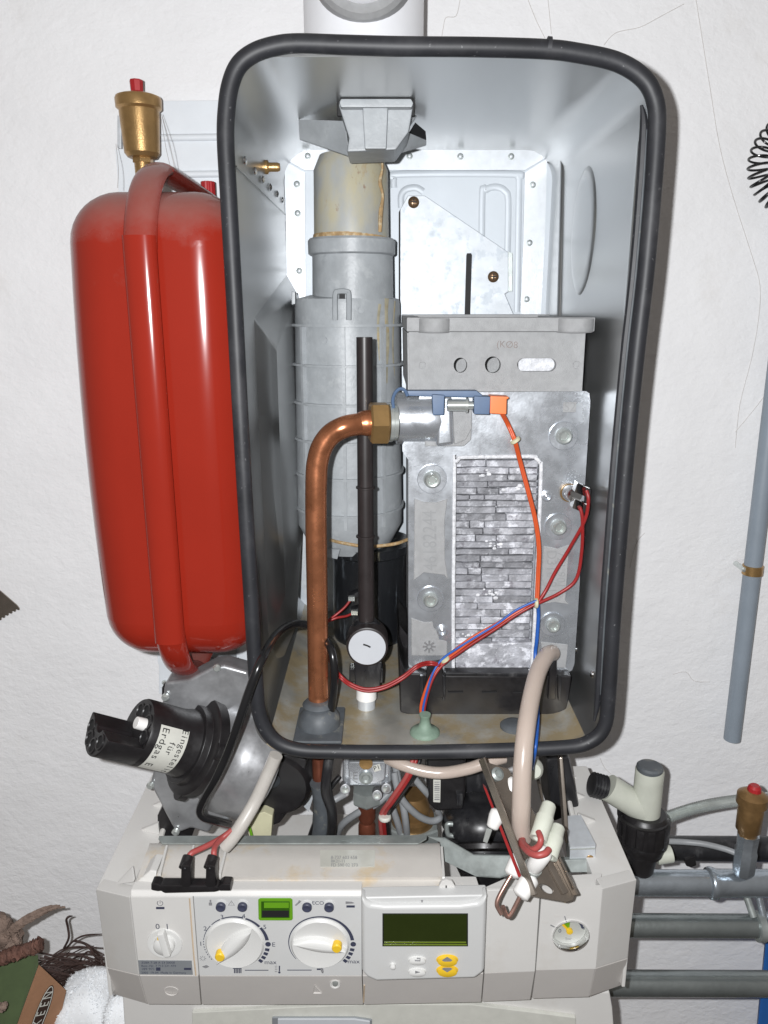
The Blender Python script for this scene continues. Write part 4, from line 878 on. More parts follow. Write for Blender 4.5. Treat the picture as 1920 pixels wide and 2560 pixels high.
for a, l, y0 in ((-58, .004, 1.), (-18, .004, 1.)):
    d = V((math.sin(rad(a)), 0, math.cos(rad(a)))); B().obox(c - Y_ * .0003 + d * rr * 1.22, d * .0019, Y_ * .0003, d.cross(Y_) * .0004).build('scale_tick', 'print_grey', cpn)
text('bar', P(1363, 2306, YP - .0004), X_, Z_, .004, 'panel_low', cpn); text('bar', P(1393, 2290, YP - .0004), X_, Z_, .004, 'panel_low', cpn)
# rust run down the switch face seam and module seam
for q in ([(474, 2245), (478, 2300), (484, 2380), (490, 2438)], [(911, 2462), (909, 2505)]):
    B().tube([P(a, b_, YP + (.0002 if b_ < 2441 else .004 + (b_ - 2440) / 72 * .012 - .004)) for a, b_ in q], .0007, 6, 4).build('rust_run', 'rust_pale', cpn)
# lower cover below the panel
lc = thing('lower_cover', 'cream lower boiler cover under the control panel', 'cover', P(915, 2600, .545))
B().pris([(305, 2490), (1525, 2480), (1532, 2520), (1560, 2900), (330, 2900)], .545, .25).build('sheet', 'panel', lc, bevel=.002)
B().pris([(480, 2532), (760, 2518), (920, 2511), (1180, 2512), (1440, 2545), (1446, 2900), (480, 2900)], .541, .004).build('front_fold', 'label_white', lc, bevel=.0008)
B().pris([(680, 2545), (888, 2545), (930, 2551), (930, 2900), (680, 2900)], .539, .002).build('paper_edge', 'sticker', lc, bevel=.0006)
B().pris([(694, 2549), (885, 2549), (925, 2555), (925, 2900), (694, 2900)], .5375, .002).build('paper', 'inner_white', lc, bevel=.0006)

# ------------------------------------------------------------------ fan and gas mixer at lower left
fan = thing('burner_fan', 'grey cast aluminium fan housing hanging below the red vessel', 'fan', P(520, 2090, .59))
YFn = .585
B().pris([(408, 1732), (412, 1706), (470, 1700), (530, 1668), (560, 1664), (620, 1680), (690, 1850), (650, 1905), (655, 1935), (640, 1960), (575, 2030), (560, 2050), (535, 2062), (520, 2085), (478, 2072), (440, 2086), (415, 2040), (395, 2000), (374, 1962), (380, 1940)], YFn, .022).build('housing_plate', 'alu_dirty', fan, bevel=.003, seg=3)
B().tube([P(690, 1850, YFn), P(648, 1905, YFn - .003), P(655, 1935, YFn - .003), P(600, 2005, YFn - .003), P(560, 2050, YFn - .003)], .0028, 8, 5).build('housing_rim', 'alu', fan)
ma = (P(255, 1797, .527) - P(495, 1858, .566)).normalized()         # axis of the mixer, pointing out at the viewer
mo = P(572, 1885, YFn + .004)
B().lathe(mo, ma, [(.050, -.02), (.048, .002), (.041, .010), (.039, .018), (.038, .026)], 44).build('inlet_cone', 'alu_dirty', fan, sharp=60)
for a, b_ in ((543, 1668), (632, 1934), (377, 1962), (440, 2078), (415, 1742)):
    B().lathe(P(a, b_, YFn - .001), -Y_, [(.0034, 0), (.0034, .002), (.002, .0036)], 16).build('bolt', 'bolt', fan)
B().pris([(393, 2040), (410, 2010), (440, 2075), (480, 2095), (395, 2096)], YFn + .012, .02).build('black_foot', 'black', fan, bevel=.001)
B().pris([(404, 1718), (450, 1718), (440, 1745), (404, 1750)], YFn + .02, .01).build('black_clip', 'black', fan, bevel=.001)
mix = thing('gas_mixer', 'black plastic gas mixer tube with white label in front of the fan', 'gas mixer', mo + ma * .05)
q0 = mo + ma * .026
B().lathe(q0, ma, [(.037, 0), (.041, .001), (.041, .010), (.0385, .0115), (.033, .012), (.032, .018)], 44).build('flange', 'black', mix, bevel=.0006)
tA = ma; uA, vA = B.frame(ma)
up = (Z_ - ma * Z_.dot(ma)).normalized(); sd_ = ma.cross(up).normalized()
for a in (20, 110, 200, 290): B().lathe(q0 + (up * math.cos(rad(a)) + sd_ * math.sin(rad(a))) * .037 + ma * .003, ma, [(.0075, 0), (.0075, .0075), (.004, .0074)], 18).build('flange_ear', 'black', mix, bevel=.0005)
q1 = q0 + ma * .016
# tube with a stepped mouth: full below, cut away at the top-left quarter
def partial(o, ax, r, L, a0, a1, n=28):
    b = B(); ri = r * .80
    ro = [o + (up * math.cos(rad(a0 + (a1 - a0) * i / n)) + sd_ * math.sin(rad(a0 + (a1 - a0) * i / n))) * r for i in range(n + 1)]
    rI = [o + (up * math.cos(rad(a0 + (a1 - a0) * i / n)) + sd_ * math.sin(rad(a0 + (a1 - a0) * i / n))) * ri for i in range(n + 1)]
    b.prism(ro + rI[::-1], ax * L); return b
rm = .0262
B().lathe(q1, ma, [(rm * 1.1, 0), (rm * 1.04, .006), (rm, .012), (rm, .044), (rm * .97, .046), (rm * .9, .046)], 44).build('throat', 'black', mix, sharp=50)
e1 = q1 + ma * .044
def lobe(ang, rr_, L): 
    o = e1 + (up * math.cos(rad(ang)) + sd_ * math.sin(rad(ang))) * rr_; return o
hb = B(); arcp = [e1 - ma * .004 + (up * math.cos(rad(a)) + sd_ * math.sin(rad(a))) * rm * .995 for a in range(96, 265, 8)]
inn = [e1 - ma * .004 + (up * math.cos(rad(a)) + sd_ * math.sin(rad(a))) * rm * .30 for a in range(250, 110, -20)]
hb.prism(arcp + inn, ma * .036); hb.build('mouth_wall', 'black', mix, bevel=.0012)
for ang, L, rr_ in ((125, .032, .66), (158, .032, .70), (196, .032, .70), (235, .032, .66), (278, .002, .62), (320, .002, .64), (0, .002, .64), (40, .002, .64)):
    o = lobe(ang, rm * rr_, 0) + ma * (L - .0004)
    k = B().lathe(o, ma, [(rm * .24, 0), (rm * .24, .0012), (rm * .19, .0014), (rm * .17, .0003)], 22).build('port', 'black', mix)
    B().lathe(o + ma * .0002, ma, [(rm * .17, 0), (rm * .17, .0004)], 20).build('port_hole', 'dark', k)
wo = lobe(20, rm * .25, 0); B().cyl(e1 - ma * .004 + (up * .35 - sd_ * .3) * rm, e1 + ma * .010 + (up * .35 - sd_ * .3) * rm, .0052, .0048, 20).build('white_plug', 'ceramic', mix, bevel=.0008)
# label wrapped on the tube
lab = B(); rows = []
a_lo, a_hi = None, None
view = -(q1 + ma * .02 - CAM).normalized(); vy = math.degrees(math.atan2(view.dot(sd_), view.dot(up)))
NA = 14; A0, A1 = vy - 74, vy + 20
for i in range(NA + 1):
    a = rad(A0 + (A1 - A0) * i / NA); d = up * math.cos(a) + sd_ * math.sin(a)
    rows.append([q1 + d * (rm + .0004) + ma * .014, q1 + d * (rm + .0004) + ma * .0395])
LB = lab.sheet(rows).build('white_label', 'label_white', mix)
_lab_info = (q1, rm, A0, A1)
def wrap_text(string, h0, size, a_start, step):
    for i, ch in enumerate(string):
        if ch == ' ': continue
        a = rad(a_start + step * i); d = up * math.cos(a) + sd_ * math.sin(a); tn = (-up * math.sin(a) + sd_ * math.cos(a))
        s = 1 if step > 0 else -1
        text(ch, q1 + d * (rm + .0008) + ma * h0, tn * s, -ma if s * (tn.cross(-ma)).dot(d) > 0 else ma, size, 'dark', LB)
LABEL_TXT = True
# motor behind
mt = thing('fan_motor', 'round black fan motor between fan housing and gas valve', 'motor', P(690, 2080, .63))
B().lathe(P(690, 1970, .60), Y_, [(R(75, 1970, .6), 0), (R(88, 1970, .6), .006), (R(92, 1970, .6), .03), (R(80, 1970, .6), .05)], 36).build('can', 'black', mt)
B().pris([(640, 1900), (720, 1886), (770, 1900), (745, 2000), (700, 2060), (660, 2075), (620, 2060)], .604, .03).build('bracket', 'black', mt, bevel=.003)
B().cyl(P(665, 1955, .585), P(685, 1952, .60), .006, n=20).build('stud', 'grey_rubber', mt)
pc = thing('plug_connector', 'ivory plug connector with green wire below the fan', 'connector', P(650, 2085, .60))
B().pris([(615, 2060), (640, 2035), (660, 2030), (682, 2040), (678, 2092), (622, 2092)], .590, .02).build('housing', 'beige_conn', pc, bevel=.0012)
B().pris([(622, 2020), (648, 2004), (600, 2048), (592, 2040)], .575, .01).build('tab', 'beige_conn', pc, bevel=.0008)
B().tube([P(608, 2056, .585), P(622, 2066, .58), P(630, 2092, .58)], .0013, 8, 6).build('green_wire', 'green_case', pc)

# ------------------------------------------------------------------ fittings under the casing
def px_tube(name, pts, r, m, label, cat, group=None, n=12, sub=8):
    o = B().tube([P(*p) for p in pts], r, n, sub).build(name, m); return tag(o, label, cat, group)
gv = thing('gas_valve', 'bare cast aluminium gas valve with small P1 sticker under the casing', 'gas valve', P(915, 2010, .60))
B().pris([(858, 1860), (978, 1860), (980, 1955), (968, 1968), (870, 1968), (855, 1955)], .590, .05).build('body', 'alu', gv, bevel=.003, seg=3)
B().pris([(870, 1905), (966, 1905), (964, 1950), (940, 1962), (895, 1962), (872, 1948)], .584, .008).build('cover', 'alu', gv, bevel=.002)
for a, b_ in ((863, 1970), (966, 1968), (943, 1985)):
    k = B().cyl(P(a, b_ - 8, .596), P(a, b_ + 4, .583), .0045, n=18).build('corner_boss', 'alu_dirty', gv, bevel=.0006)
    B().lathe(P(a, b_ + 4, .583), -Y_, [(.003, 0), (.003, .001), (.001, .0014)], 14).build('screw', 'bolt', k)
k = B().lathe(P(915, 1941, .585), -Y_, [(.006, 0), (.006, .003), (.004, .0035), (.0025, .002)], 22).build('adjuster', 'galv_dark', gv)
B().lathe(P(915, 1906, .584), -Y_, [(.0058, 0), (.0058, .002), (.004, .0025)], 22).build('brass_plug', 'brass', gv)
k = B().prism([P(931, 1916, .5835), P(949, 1910, .5835), P(953, 1925, .5835), P(936, 1930, .5835)], V((0, .0004, 0))).build('sticker', 'label_white', gv)
text('P1', P(942, 1920, .583), X_ * .95 + Z_ * .3, Z_ * .95 - X_ * .3, .006, 'dark', k)
text('E', P(888, 1941, .5836), X_, Z_, .010, 'alu_dirty', gv, 'cast_letter')
B().lathe(P(917, 1970, .602), -Z_, [(R(38, 1985, .6), 0), (R(38, 1985, .6), .012), (R(34, 1985, .6), .014)], 6).build('hex_union', 'galv_dark', gv, sharp=20)
pg = thing('gas_pipe', 'tarnished copper gas pipe below the aluminium gas valve', 'pipe', P(918, 2100, .60))
b = B(); b.lathe(P(917, 2000, .602), -Z_, [(R(22, 2000, .6), 0), (R(22, 2000, .6), .018), (R(18, 2000, .6), .022), (R(22, 2000, .6), .026), (R(22, 2000, .6), .036), (R(18, 2000, .6), .040), (R(18, 2000, .6), .12)], 24); b.build('pipe', 'copper_dark', pg)
px_tube('copper_pipe', [(797, 1890, .60), (798, 1935, .603), (800, 1990, .606), (802, 2140, .61)], R(17, 1950, .6), 'copper_dark', 'short dark copper pipe beside the flat black cable under the casing', 'pipe')
px_tube('grey_hose_stub', [(800, 1955, .598), (808, 2000, .60), (806, 2060, .604), (795, 2150, .62)], R(26, 2000, .6), 'grey_rubber', 'thick dark grey rubber sleeve under the casing beside the gas valve', 'hose')
o = B().pris([(752, 1905), (782, 1900), (785, 1985), (772, 2030), (745, 2000)], .66, .03).build('glass_fitting', 'galv'); tag(o, 'pale galvanized fitting behind the fan motor', 'fitting')
o = B().pris([(757, 1950), (783, 1950), (783, 1980), (757, 1978)], .652, .006).build('yellow_tag', 'yellow'); tag(o, 'yellow tag on the pale fitting behind the fan motor', 'tag')
px_tube('flat_cable', [(825, 1880, .575), (818, 1930, .57), (815, 1980, .57), (830, 2030, .575), (828, 2085, .59), (815, 2150, .62)], R(13, 2000, .58), 'black_worn', 'flat black cable bending down in front of the gas valve pipes', 'cable', n=10)
grp = 'grey cables below the gas valve'
GC = [[(862, 1985, .60), (830, 2005, .595), (808, 2040, .60), (800, 2100, .62), (798, 2160, .65)],
      [(980, 1975, .605), (940, 2010, .60), (890, 2035, .60), (850, 2070, .61), (835, 2130, .64)],
      [(968, 1990, .61), (985, 2030, .605), (1000, 2080, .61), (1010, 2150, .64)],
      [(985, 1930, .60), (1000, 1990, .595), (1040, 2035, .60), (1075, 2052, .605), (1098, 2046, .61), (1095, 2030, .62)],
      [(985, 1900, .605), (1003, 1990, .60), (1015, 2060, .60), (1022, 2150, .63)],
      [(1000, 1900, .60), (1035, 1945, .60), (1070, 1985, .605), (1085, 2000, .62)],
      [(850, 1940, .605), (820, 1980, .60), (790, 2050, .60), (765, 2120, .62)]]
GL = ['grey cable from the gas valve corner curling down past the copper pipe', 'grey cable arching under the gas valve towards the black flat cable', 'grey cable dropping straight beside the tarnished gas pipe',
      'grey cable curling round the brass union to the actuator', 'grey cable hanging behind the red and black bunch', 'short grey cable slanting to the black actuator']
for q, l_ in zip(GC[:6], GL): px_tube('grey_cable', q, .0032, 'cable_grey', l_, 'cable', grp)
px_tube('black_wire', GC[6], .0024, 'cable_black', 'thin glossy black wire running down beside the flat black cable', 'wire')
for kk, (m_, dx) in enumerate((('red_wire', 0), ('cable_black', 9), ('red_wire_dull', -9))):
    px_tube('hanging_wire', [(1042 + dx, 1895, .575), (1025 + dx, 1940, .570), (985 + dx, 2000, .572), (962 + dx, 2035, .58), (962 + dx, 2080, .59), (972 + dx, 2150, .61)], .0019, m_,
        ['bright red wire', 'black wire', 'dull red wire'][kk] + ' of the tied bunch hanging beside the gas valve', 'wire', None)
o = B().lathe(P(962, 2048, .578), Z_, [(.005, 0), (.0056, .001), (.0056, .003), (.005, .004)], 14).build('cable_tie', 'label_white'); tag(o, 'white cable tie round the red and black bunch below the gas valve', 'cable tie')
bn_ = thing('brass_union', 'tarnished brass pipe union with steel nut between gas valve and actuator', 'pipe union', P(1035, 2090, .62))
B().lathe(P(1032, 1985, .625), -Z_, [(.012, 0), (.016, .010), (.016, .020), (.020, .022), (.020, .032), (.016, .034)], 30).build('brass_body', 'brass_dark', bn_)
B().lathe(P(1034, 2052, .625), -Z_, [(.0245, 0), (.0255, .002), (.0255, .020), (.0235, .022)], 6).build('hex_nut', 'galv_dark', bn_, sharp=20)
B().cyl(P(1034, 2090, .625), P(1034, 2200, .64), .016, n=24).build('pipe', 'galv_dark', bn_)
act = thing('valve_actuator', 'black plastic valve actuator with white barcode label under the casing', 'actuator', P(1115, 2020, .61))
B().pris([(1066, 1890), (1165, 1890), (1165, 1980), (1158, 2026), (1090, 2030), (1070, 2010)], .600, .05).build('housing', 'black', act, bevel=.003, seg=3)
B().pris([(1140, 1985), (1158, 1985), (1158, 2015), (1142, 2015)], .596, .01).build('side_latch', 'black_worn', act, bevel=.001)
k = B().pris([(1083, 1950), (1102, 1950), (1101, 2007), (1083, 2006)], .598, .002).build('barcode_label', 'label_white', act, bevel=.0006)
for i in range(9): pbox(1086, 1955 + i * 5.3, 1099, 1955 + i * 5.3 + random.uniform(1, 3), 'barcode_bar', 'print_grey', k, .5975, .0004)
px_tube('metal_clip', [(1132, 2060, .59), (1118, 2062, .59), (1120, 2085, .59), (1136, 2090, .59)], .0022, 'galv_dark', 'small bent steel clip beside the black rubber boot', 'clip')
bo = thing('rubber_boot', 'wide black ribbed rubber siphon boot behind the control panel', 'rubber boot', P(1215, 2140, .60))
b = B(); b.lathe(P(1205, 2150, .605), (P(1200, 1990, .615) - P(1205, 2150, .605)), [(.018, -.02), (.026, 0), (.034, .008), (.036, .024), (.032, .03), (.036, .036), (.033, .048), (.025, .056), (.012, .060)], 40); b.build('bellows', 'black_worn', bo, sharp=60)
B().lathe(P(1212, 2130, .585), (P(1208, 2060, .60) - P(1212, 2130, .585)), [(.022, 0), (.0285, .002), (.0285, .006), (.022, .008)], 40).build('lip', 'black', bo)
B().pris([(1135, 1920), (1215, 1905), (1240, 2010), (1160, 2030)], .63, .02).build('hood', 'black_worn', bo, bevel=.004)

# ------------------------------------------------------------------ wires and hoses in the casing
YWr = YH - .012
gw_ = 'orange wires of the temperature sensor'
for dx, dy in ((0, 0), (4.5, 1)):
    px_tube('orange_wire', [(1253 + dx, 1034, YS), (1268 + dx, 1062, YWr - .004), (1284 + dx, 1100, YWr - .006), (1297 + dx, 1150, YWr), (1316 + dx, 1220, YWr), (1336 + dx, 1300, YWr), (1345 + dx, 1370, YWr), (1343 + dx, 1440, YWr), (1340 + dx, 1504, YWr - .003)], .0012, 'orange_wire', 'orange wire running down from the orange plug across the fins', 'wire', gw_)
px_tube('red_wire', [(1466, 1226, YH - .026), (1471, 1250, YH - .028), (1462, 1300, YH - .024), (1424, 1370, YWr - .004), (1388, 1430, YWr), (1365, 1475, YWr), (1345, 1506, YWr - .003)], .0014, 'red_wire', 'red wire sweeping from the upper thermostat terminal to the cable tie', 'wire')
px_tube('red_wire', [(1450, 1268, YH - .024), (1456, 1300, YH - .024), (1454, 1380, YWr - .004), (1440, 1448, YWr), (1400, 1482, YWr), (1345, 1508, YWr - .003)], .0014, 'red_wire', 'red wire bowing from the lower thermostat terminal round to the cable tie', 'wire')
base = [(1342, 1506), (1290, 1535), (1240, 1568), (1185, 1600), (1140, 1630), (1105, 1658), (1082, 1692), (1066, 1735), (1056, 1775), (1056, 1805)]
for i, (m_, off, lab) in enumerate((('red_wire', (0, 0), 'dark red wire'), ('orange_wire', (-3, -5), 'upper orange wire'), ('orange_wire', (3, -4), 'lower orange wire'), ('red_wire', (3, 3), 'lower red wire'), ('blue_wire', (1, -8), 'blue wire'))):
    q = []
    for k, (a, b_) in enumerate(base):
        f = 1 if 0 < k < 9 else .4
        sw = math.sin(k * 1.3 + i) * 2
        q.append((a + off[0] * f + sw * .5, b_ + off[1] * f + sw, YWr - .004 - (.001 * i) + (.0 if k < 6 else -.006 * min(1, (k - 5) / 2))))
    px_tube('harness_wire', q, .00095 if m_ == 'blue_wire' else .00125, m_, lab + ' of the harness slanting across the fins to the green grommet', 'wire', 'wires of the slanting harness')
for dx, dy, lab in ((0, 0, 'upper'), (2, 6, 'lower')):
    px_tube('floor_wire', [(1100, 1662 + dy * .4, YWr - .008), (1075, 1655 + dy, YWr - .01), (1045, 1662 + dy, .585), (1005, 1692 + dy, .58), (960, 1715 + dy, .578), (915, 1722 + dy, .577), (875, 1708 + dy, .578), (848, 1685 + dy, .58), (828, 1655 + dy, .60), (812, 1600, .64), (812, 1556, .67)], .0012, 'red_wire', lab + ' of two thin red wires sagging past the white collar', 'wire')
for k, q in enumerate(([(812, 1556, .67), (836, 1540, .675), (862, 1518, .678), (879, 1496, .68)], [(812, 1558, .67), (840, 1545, .672), (866, 1540, .676), (886, 1531, .68)])):
    px_tube('terminal_wire', q, .0012, 'red_wire', ('upper' if k == 0 else 'lower') + ' short red wire plugged into the black cup', 'wire')
    o = B().obox(P(q[-1][0], q[-1][1], .678), X_ * .003, Y_ * .002, Z_ * .002).build('spade_terminal', 'bolt'); tag(o, ('upper' if k == 0 else 'lower') + ' steel spade terminal on the black cup', 'terminal')
px_tube('blue_wire', [(1344, 1508, YWr - .002), (1346, 1540, YWr), (1342, 1600, YWr), (1338, 1640, YWr), (1342, 1720, .57), (1344, 1800, .54), (1338, 1870, .515), (1332, 1910, .53), (1330, 1925, .56)], .0016, 'blue_wire', 'single blue wire hanging straight down behind the clear hose', 'wire')
for a, b_, lab in ((1340, 1508, 'where the red and orange wires meet on the fins'), (1112, 1648, 'near the lower left corner of the fin window'), (1288, 1101, 'on the two orange wires below the orange plug')):
    k = B().lathe(P(a, b_, YWr - .006), (P(a + 4, b_ + 6, .58) - P(a, b_, .58)) if a != 1340 else X_, [(.0035, -.0015), (.0042, -.001), (.0042, .001), (.0035, .0015)], 14).build('cable_tie', 'beige_conn')
    tag(k, 'small ivory cable tie ' + lab, 'cable tie')
gg = thing('wire_grommet', 'pale green rubber grommet where the harness enters the casing floor', 'grommet', V((P(1062, 1830, .56).x, .56, ZB)))
gx2 = PZ(1062, 1832, ZB).x; gy2 = PZ(1062, 1832, ZB).y
B().lathe(V((gx2, gy2, ZB)), Z_, [(.0122, 0), (.0122, .0015), (.010, .0035), (.0055, .0055), (.0040, .010), (.0038, .014), (.0046, .0155), (.0046, .017)], 28).build('body', 'green_rubber', gg, sharp=60)
g2 = B().lathe(V((PZ(1285, 1818, ZB).x, PZ(1285, 1818, ZB).y, ZB)), Z_, [(.0115, 0), (.0115, .002), (.009, .004), (.006, .0045)], 28).build('floor_grommet', 'grey_rubber'); tag(g2, 'dark rubber grommet on the casing floor behind the clear hose', 'grommet')
px_tube('clear_hose', [(1380, 1632, .586), (1366, 1640, .575), (1345, 1680, .555), (1328, 1745, .530), (1314, 1830, .505), (1306, 1920, .49), (1303, 2010, .483), (1302, 2060, .482), (1306, 2105, .484)], R(23.5, 1850, .50), 'hose', 'thick milky hose hanging out of the casing over the seal', 'hose', n=20)
px_tube('cross_hose', [(970, 1896, .585), (1000, 1910, .575), (1060, 1928, .57), (1110, 1932, .568), (1170, 1922, .565), (1220, 1905, .565), (1260, 1893, .57)], R(15, 1920, .57), 'hose', 'milky hose drooping sideways just below the casing seal', 'hose', n=18)
px_tube('sleeve_hose', [(690, 1888, .545), (672, 1930, .545), (640, 2000, .54), (605, 2060, .53), (578, 2098, .525), (560, 2118, .523)], R(17, 2000, .54), 'hose_grey', 'greyish translucent sleeve over the two leads of the igniter clip', 'hose', n=18)
px_tube('black_cable', [(821, 1842, .572), (826, 1790, .567), (834, 1720, .56), (835, 1670, .558), (826, 1620, .565), (800, 1582, .588), (766, 1562, .592), (728, 1562, .58), (690, 1588, .545), (654, 1650, .510), (622, 1730, .501), (592, 1820, .498), (566, 1890, .50), (538, 1950, .50), (512, 1995, .505), (500, 2025, .508), (508, 2042, .51), (540, 2052, .515), (572, 2060, .525)], R(10.5, 1700, .54), 'cable_black', 'glossy black cable looping out of the casing over the seal', 'cable', n=16)
# igniter leads and clip lying on the panel
YI = .494
il = thing('igniter_clip', 'black plastic double igniter clip lying on the control panel edge', 'clip', P(480, 2222, YI))
B().pris([(400, 2214), (535, 2215), (548, 2219), (548, 2228), (535, 2231), (410, 2234), (400, 2228)], YI, .009).build('bar', 'black', il, bevel=.0012)
for q in ([(377, 2210), (392, 2210), (404, 2216), (404, 2228), (392, 2229), (377, 2226)], [(546, 2216), (556, 2210), (576, 2211), (577, 2228), (556, 2228), (546, 2228)]): B().pris(q, YI, .009).build('end_lug', 'black', il, bevel=.001)
for x in (452, 514):
    B().pris([(x, 2165), (x + 24, 2165), (x + 26, 2222), (x - 1, 2222)], YI, .010).build('arm', 'black', il, bevel=.0015)
    B().cyl(P(x + 9, 2172, YI + .004), P(x + 19, 2140, YI + .012), .0047, .0042, 18).build('boot', 'black', il, bevel=.0006)
    B().ball(P(x + 10, 2172, YI - .0002), .0012, (1, .6, 1), 10, 6).build('rivet', 'black_worn', il)
for q, lab in (([(471, 2144, YI + .011), (480, 2132, YI + .013), (510, 2118, YI + .02), (545, 2100, .522), (575, 2080, .526)], 'left'), ([(535, 2142, YI + .011), (535, 2128, YI + .013), (540, 2112, YI + .02), (556, 2095, .522), (580, 2075, .526)], 'right')):
    px_tube('igniter_lead', q, .0023, 'red_wire_dull', ('long slanting' if lab == 'left' else 'short upright') + ' dull red lead between sleeve and igniter clip', 'wire')

# ------------------------------------------------------------------ electrode bracket hanging in front of the panel
eb = thing('electrode_bracket', 'bent tempered steel bracket with ceramic electrodes hanging before the panel', 'electrode bracket', P(1330, 2240, .455))
A = P(1200, 1900, .512); Bq = P(1328, 2240, .452); C2 = P(1436, 2232, .463); D2 = P(1275, 1925, .545)
nrm = (Bq - A).cross(C2 - Bq).normalized()
if nrm.y > 0: nrm = -nrm
pl = [A, Bq, P(1332, 2240, .4525), P(1416, 2256, .460), P(1432, 2252, .462), P(1438, 2236, .464), P(1388, 2140, .482), P(1330, 2020, .505), P(1272, 1922, .527)]
hole = P(1366, 2223, .4585)
def on_plane(px, py):
    d = ray(px, py); tt = (A - CAM).dot(nrm) / d.dot(nrm); return CAM + d * tt
outer = [on_plane(a, b_) for a, b_ in [(1200, 1900), (1328, 2240), (1380, 2250), (1416, 2256), (1432, 2251), (1438, 2236), (1388, 2138), (1330, 2020), (1272, 1922)]]
bm_ = bmesh.new(); ed = []
for loop in [outer, [on_plane(1366 + 17 * math.cos(a) + 4 * math.sin(a), 2222 + 11 * math.sin(a) + 5 * math.cos(a)) for a in [2 * math.pi * i / 18 for i in range(18)]]]:
    vs = [bm_.verts.new(p) for p in loop]; ed += [bm_.edges.new((vs[i], vs[(i + 1) % len(vs)])) for i in range(len(vs))]
bmesh.ops.triangle_fill(bm_, edges=ed, use_beauty=True); e = bmesh.ops.extrude_face_region(bm_, geom=list(bm_.faces))
bmesh.ops.translate(bm_, verts=[v for v in e['geom'] if isinstance(v, bmesh.types.BMVert)], vec=-nrm * .0014)
b = B(); b.bm.free(); b.bm = bm_; b.build('plate', 'smoke_plate', eb, bevel=.0003, seg=1, sharp=30)
along = (on_plane(1328, 2240) - on_plane(1200, 1900)); sidev = along.cross(nrm).normalized()
def flange(p0, p1, h, th, name='flange', m='smoke_plate'):
    d = (p1 - p0); s2 = d.cross(nrm).normalized() * th
    return B().prism([p0, p1, p1 + s2, p0 + s2], nrm * h).build(name, m, eb, bevel=.0004, seg=1)
flange(on_plane(1200, 1900), on_plane(1328, 2240), .009, .0016)
flange(on_plane(1388, 2140), on_plane(1436, 2238), .006, .0016)
B().obox((on_plane(1345, 2110) + on_plane(1412, 2235)) / 2 + nrm * .001, (on_plane(1412, 2235) - on_plane(1345, 2110)) * .5, nrm * .0012, along.cross(nrm).normalized() * .0026).build('pressed_rib', 'smoke_plate', eb, bevel=.0008)
B().prism([P(1208, 1965, .507), P(1216, 1972, .507), P(1303, 2190, .462), P(1296, 2194, .462)], V((0, .003, 0))).build('red_gasket', 'red_wire', eb)
k = B().lathe(on_plane(1240, 1937) , nrm, [(.005, 0), (.005, .003), (.003, .004), (.002, .002)], 20).build('screw', 'galv_dark', eb)
def cer(p0, p1, r0, r1, rg=None):
    d = (p1 - p0); L = d.length
    k = B().lathe(p0, d, [(r0 * .7, 0), (r0, L * .12), (r0, L * .4), (r1, L * .92), (r1 * .6, L)], 24).build('ceramic', 'ceramic', eb, sharp=60)
    if rg: B().lathe(p0 - d.normalized() * .002, d, [(rg, 0), (rg * 1.05, .001), (rg * 1.05, .004), (rg, .005)], 24).build('metal_ferrule', 'bolt', k)
    return k
k = cer(P(1248, 2025, .495), P(1229, 2072, .488), .0058, .0044)
B().prism([P(1216, 2072, .487), P(1230, 2076, .487), P(1218, 2108, .483), P(1208, 2104, .483)], V((0, .0012, 0))).build('blade_terminal', 'bolt', k)
k1 = cer(P(1300, 2140, .478), P(1277, 2190, .468), .0062, .0056)
k2 = cer(P(1330, 2190, .462), P(1298, 2242, .452), .0064, .0060)
cer(P(1330, 2172, .464), P(1364, 2128, .455), .0060, .0056, .0066)
cer(P(1262, 2012, .505), P(1287, 1945, .510), .0066, .0052, .0075)
B().tube([P(1278, 2188, .468), P(1262, 2215, .464), P(1246, 2245, .460), P(1242, 2262, .458), P(1248, 2276, .457), P(1254, 2286, .456)], .0016, 10, 6).build('electrode_rod', 'rod', k1)
B().tube([P(1300, 2242, .453), P(1288, 2266, .451), P(1276, 2288, .449), P(1268, 2291, .449), P(1262, 2280, .449), P(1257, 2266, .449)], .0016, 10, 6).build('electrode_rod', 'rod', k2)
for p0, p1, lab in (((1374, 2008, .482), (1345, 2098, .462), 'upper'), ((1396, 2064, .476), (1372, 2142, .458), 'lower')):
    q0_, q1_ = P(*p0), P(*p1); d = q1_ - q0_
    o = B().lathe(q0_, d, [(.004, 0), (.0052, d.length * .06), (.0056, d.length * .35), (.0064, d.length * .40), (.0060, d.length * .75), (.0062, d.length), (.0040, d.length), (.0036, d.length * .9)], 26).build('silicone_boot', 'boot'); tag(o, lab + ' of two translucent silicone plug boots beside the hose end', 'boot')
px_tube('ignition_lead', [(1346, 2080, .462), (1352, 2098, .456), (1346, 2116, .455), (1328, 2124, .458), (1310, 2110, .470), (1306, 2095, .478)], .0022, 'red_wire_dull', 'red lead looping from hose end into the upper silicone boot', 'wire')
px_tube('ignition_lead', [(1372, 2124, .454), (1362, 2134, .450), (1342, 2138, .450), (1322, 2130, .456), (1306, 2112, .468), (1304, 2098, .478)], .0024, 'red_wire_dull', 'red lead curving from hose end into the lower silicone boot', 'wire')
px_tube('ignition_lead', [(1262, 2030, .505), (1276, 2034, .502), (1292, 2036, .50)], .0022, 'red_wire_dull', 'short red lead behind the hose beside the ceramic ferrule', 'wire')
o = B().lathe(P(1332, 1920, .56), (P(1338, 1935, .54) - P(1330, 1915, .57)), [(.006, 0), (.0085, .002), (.0075, .010), (.0055, .013)], 22).build('blanking_plug', 'cream'); tag(o, 'ivory plug where the blue wire ends below the casing', 'plug')
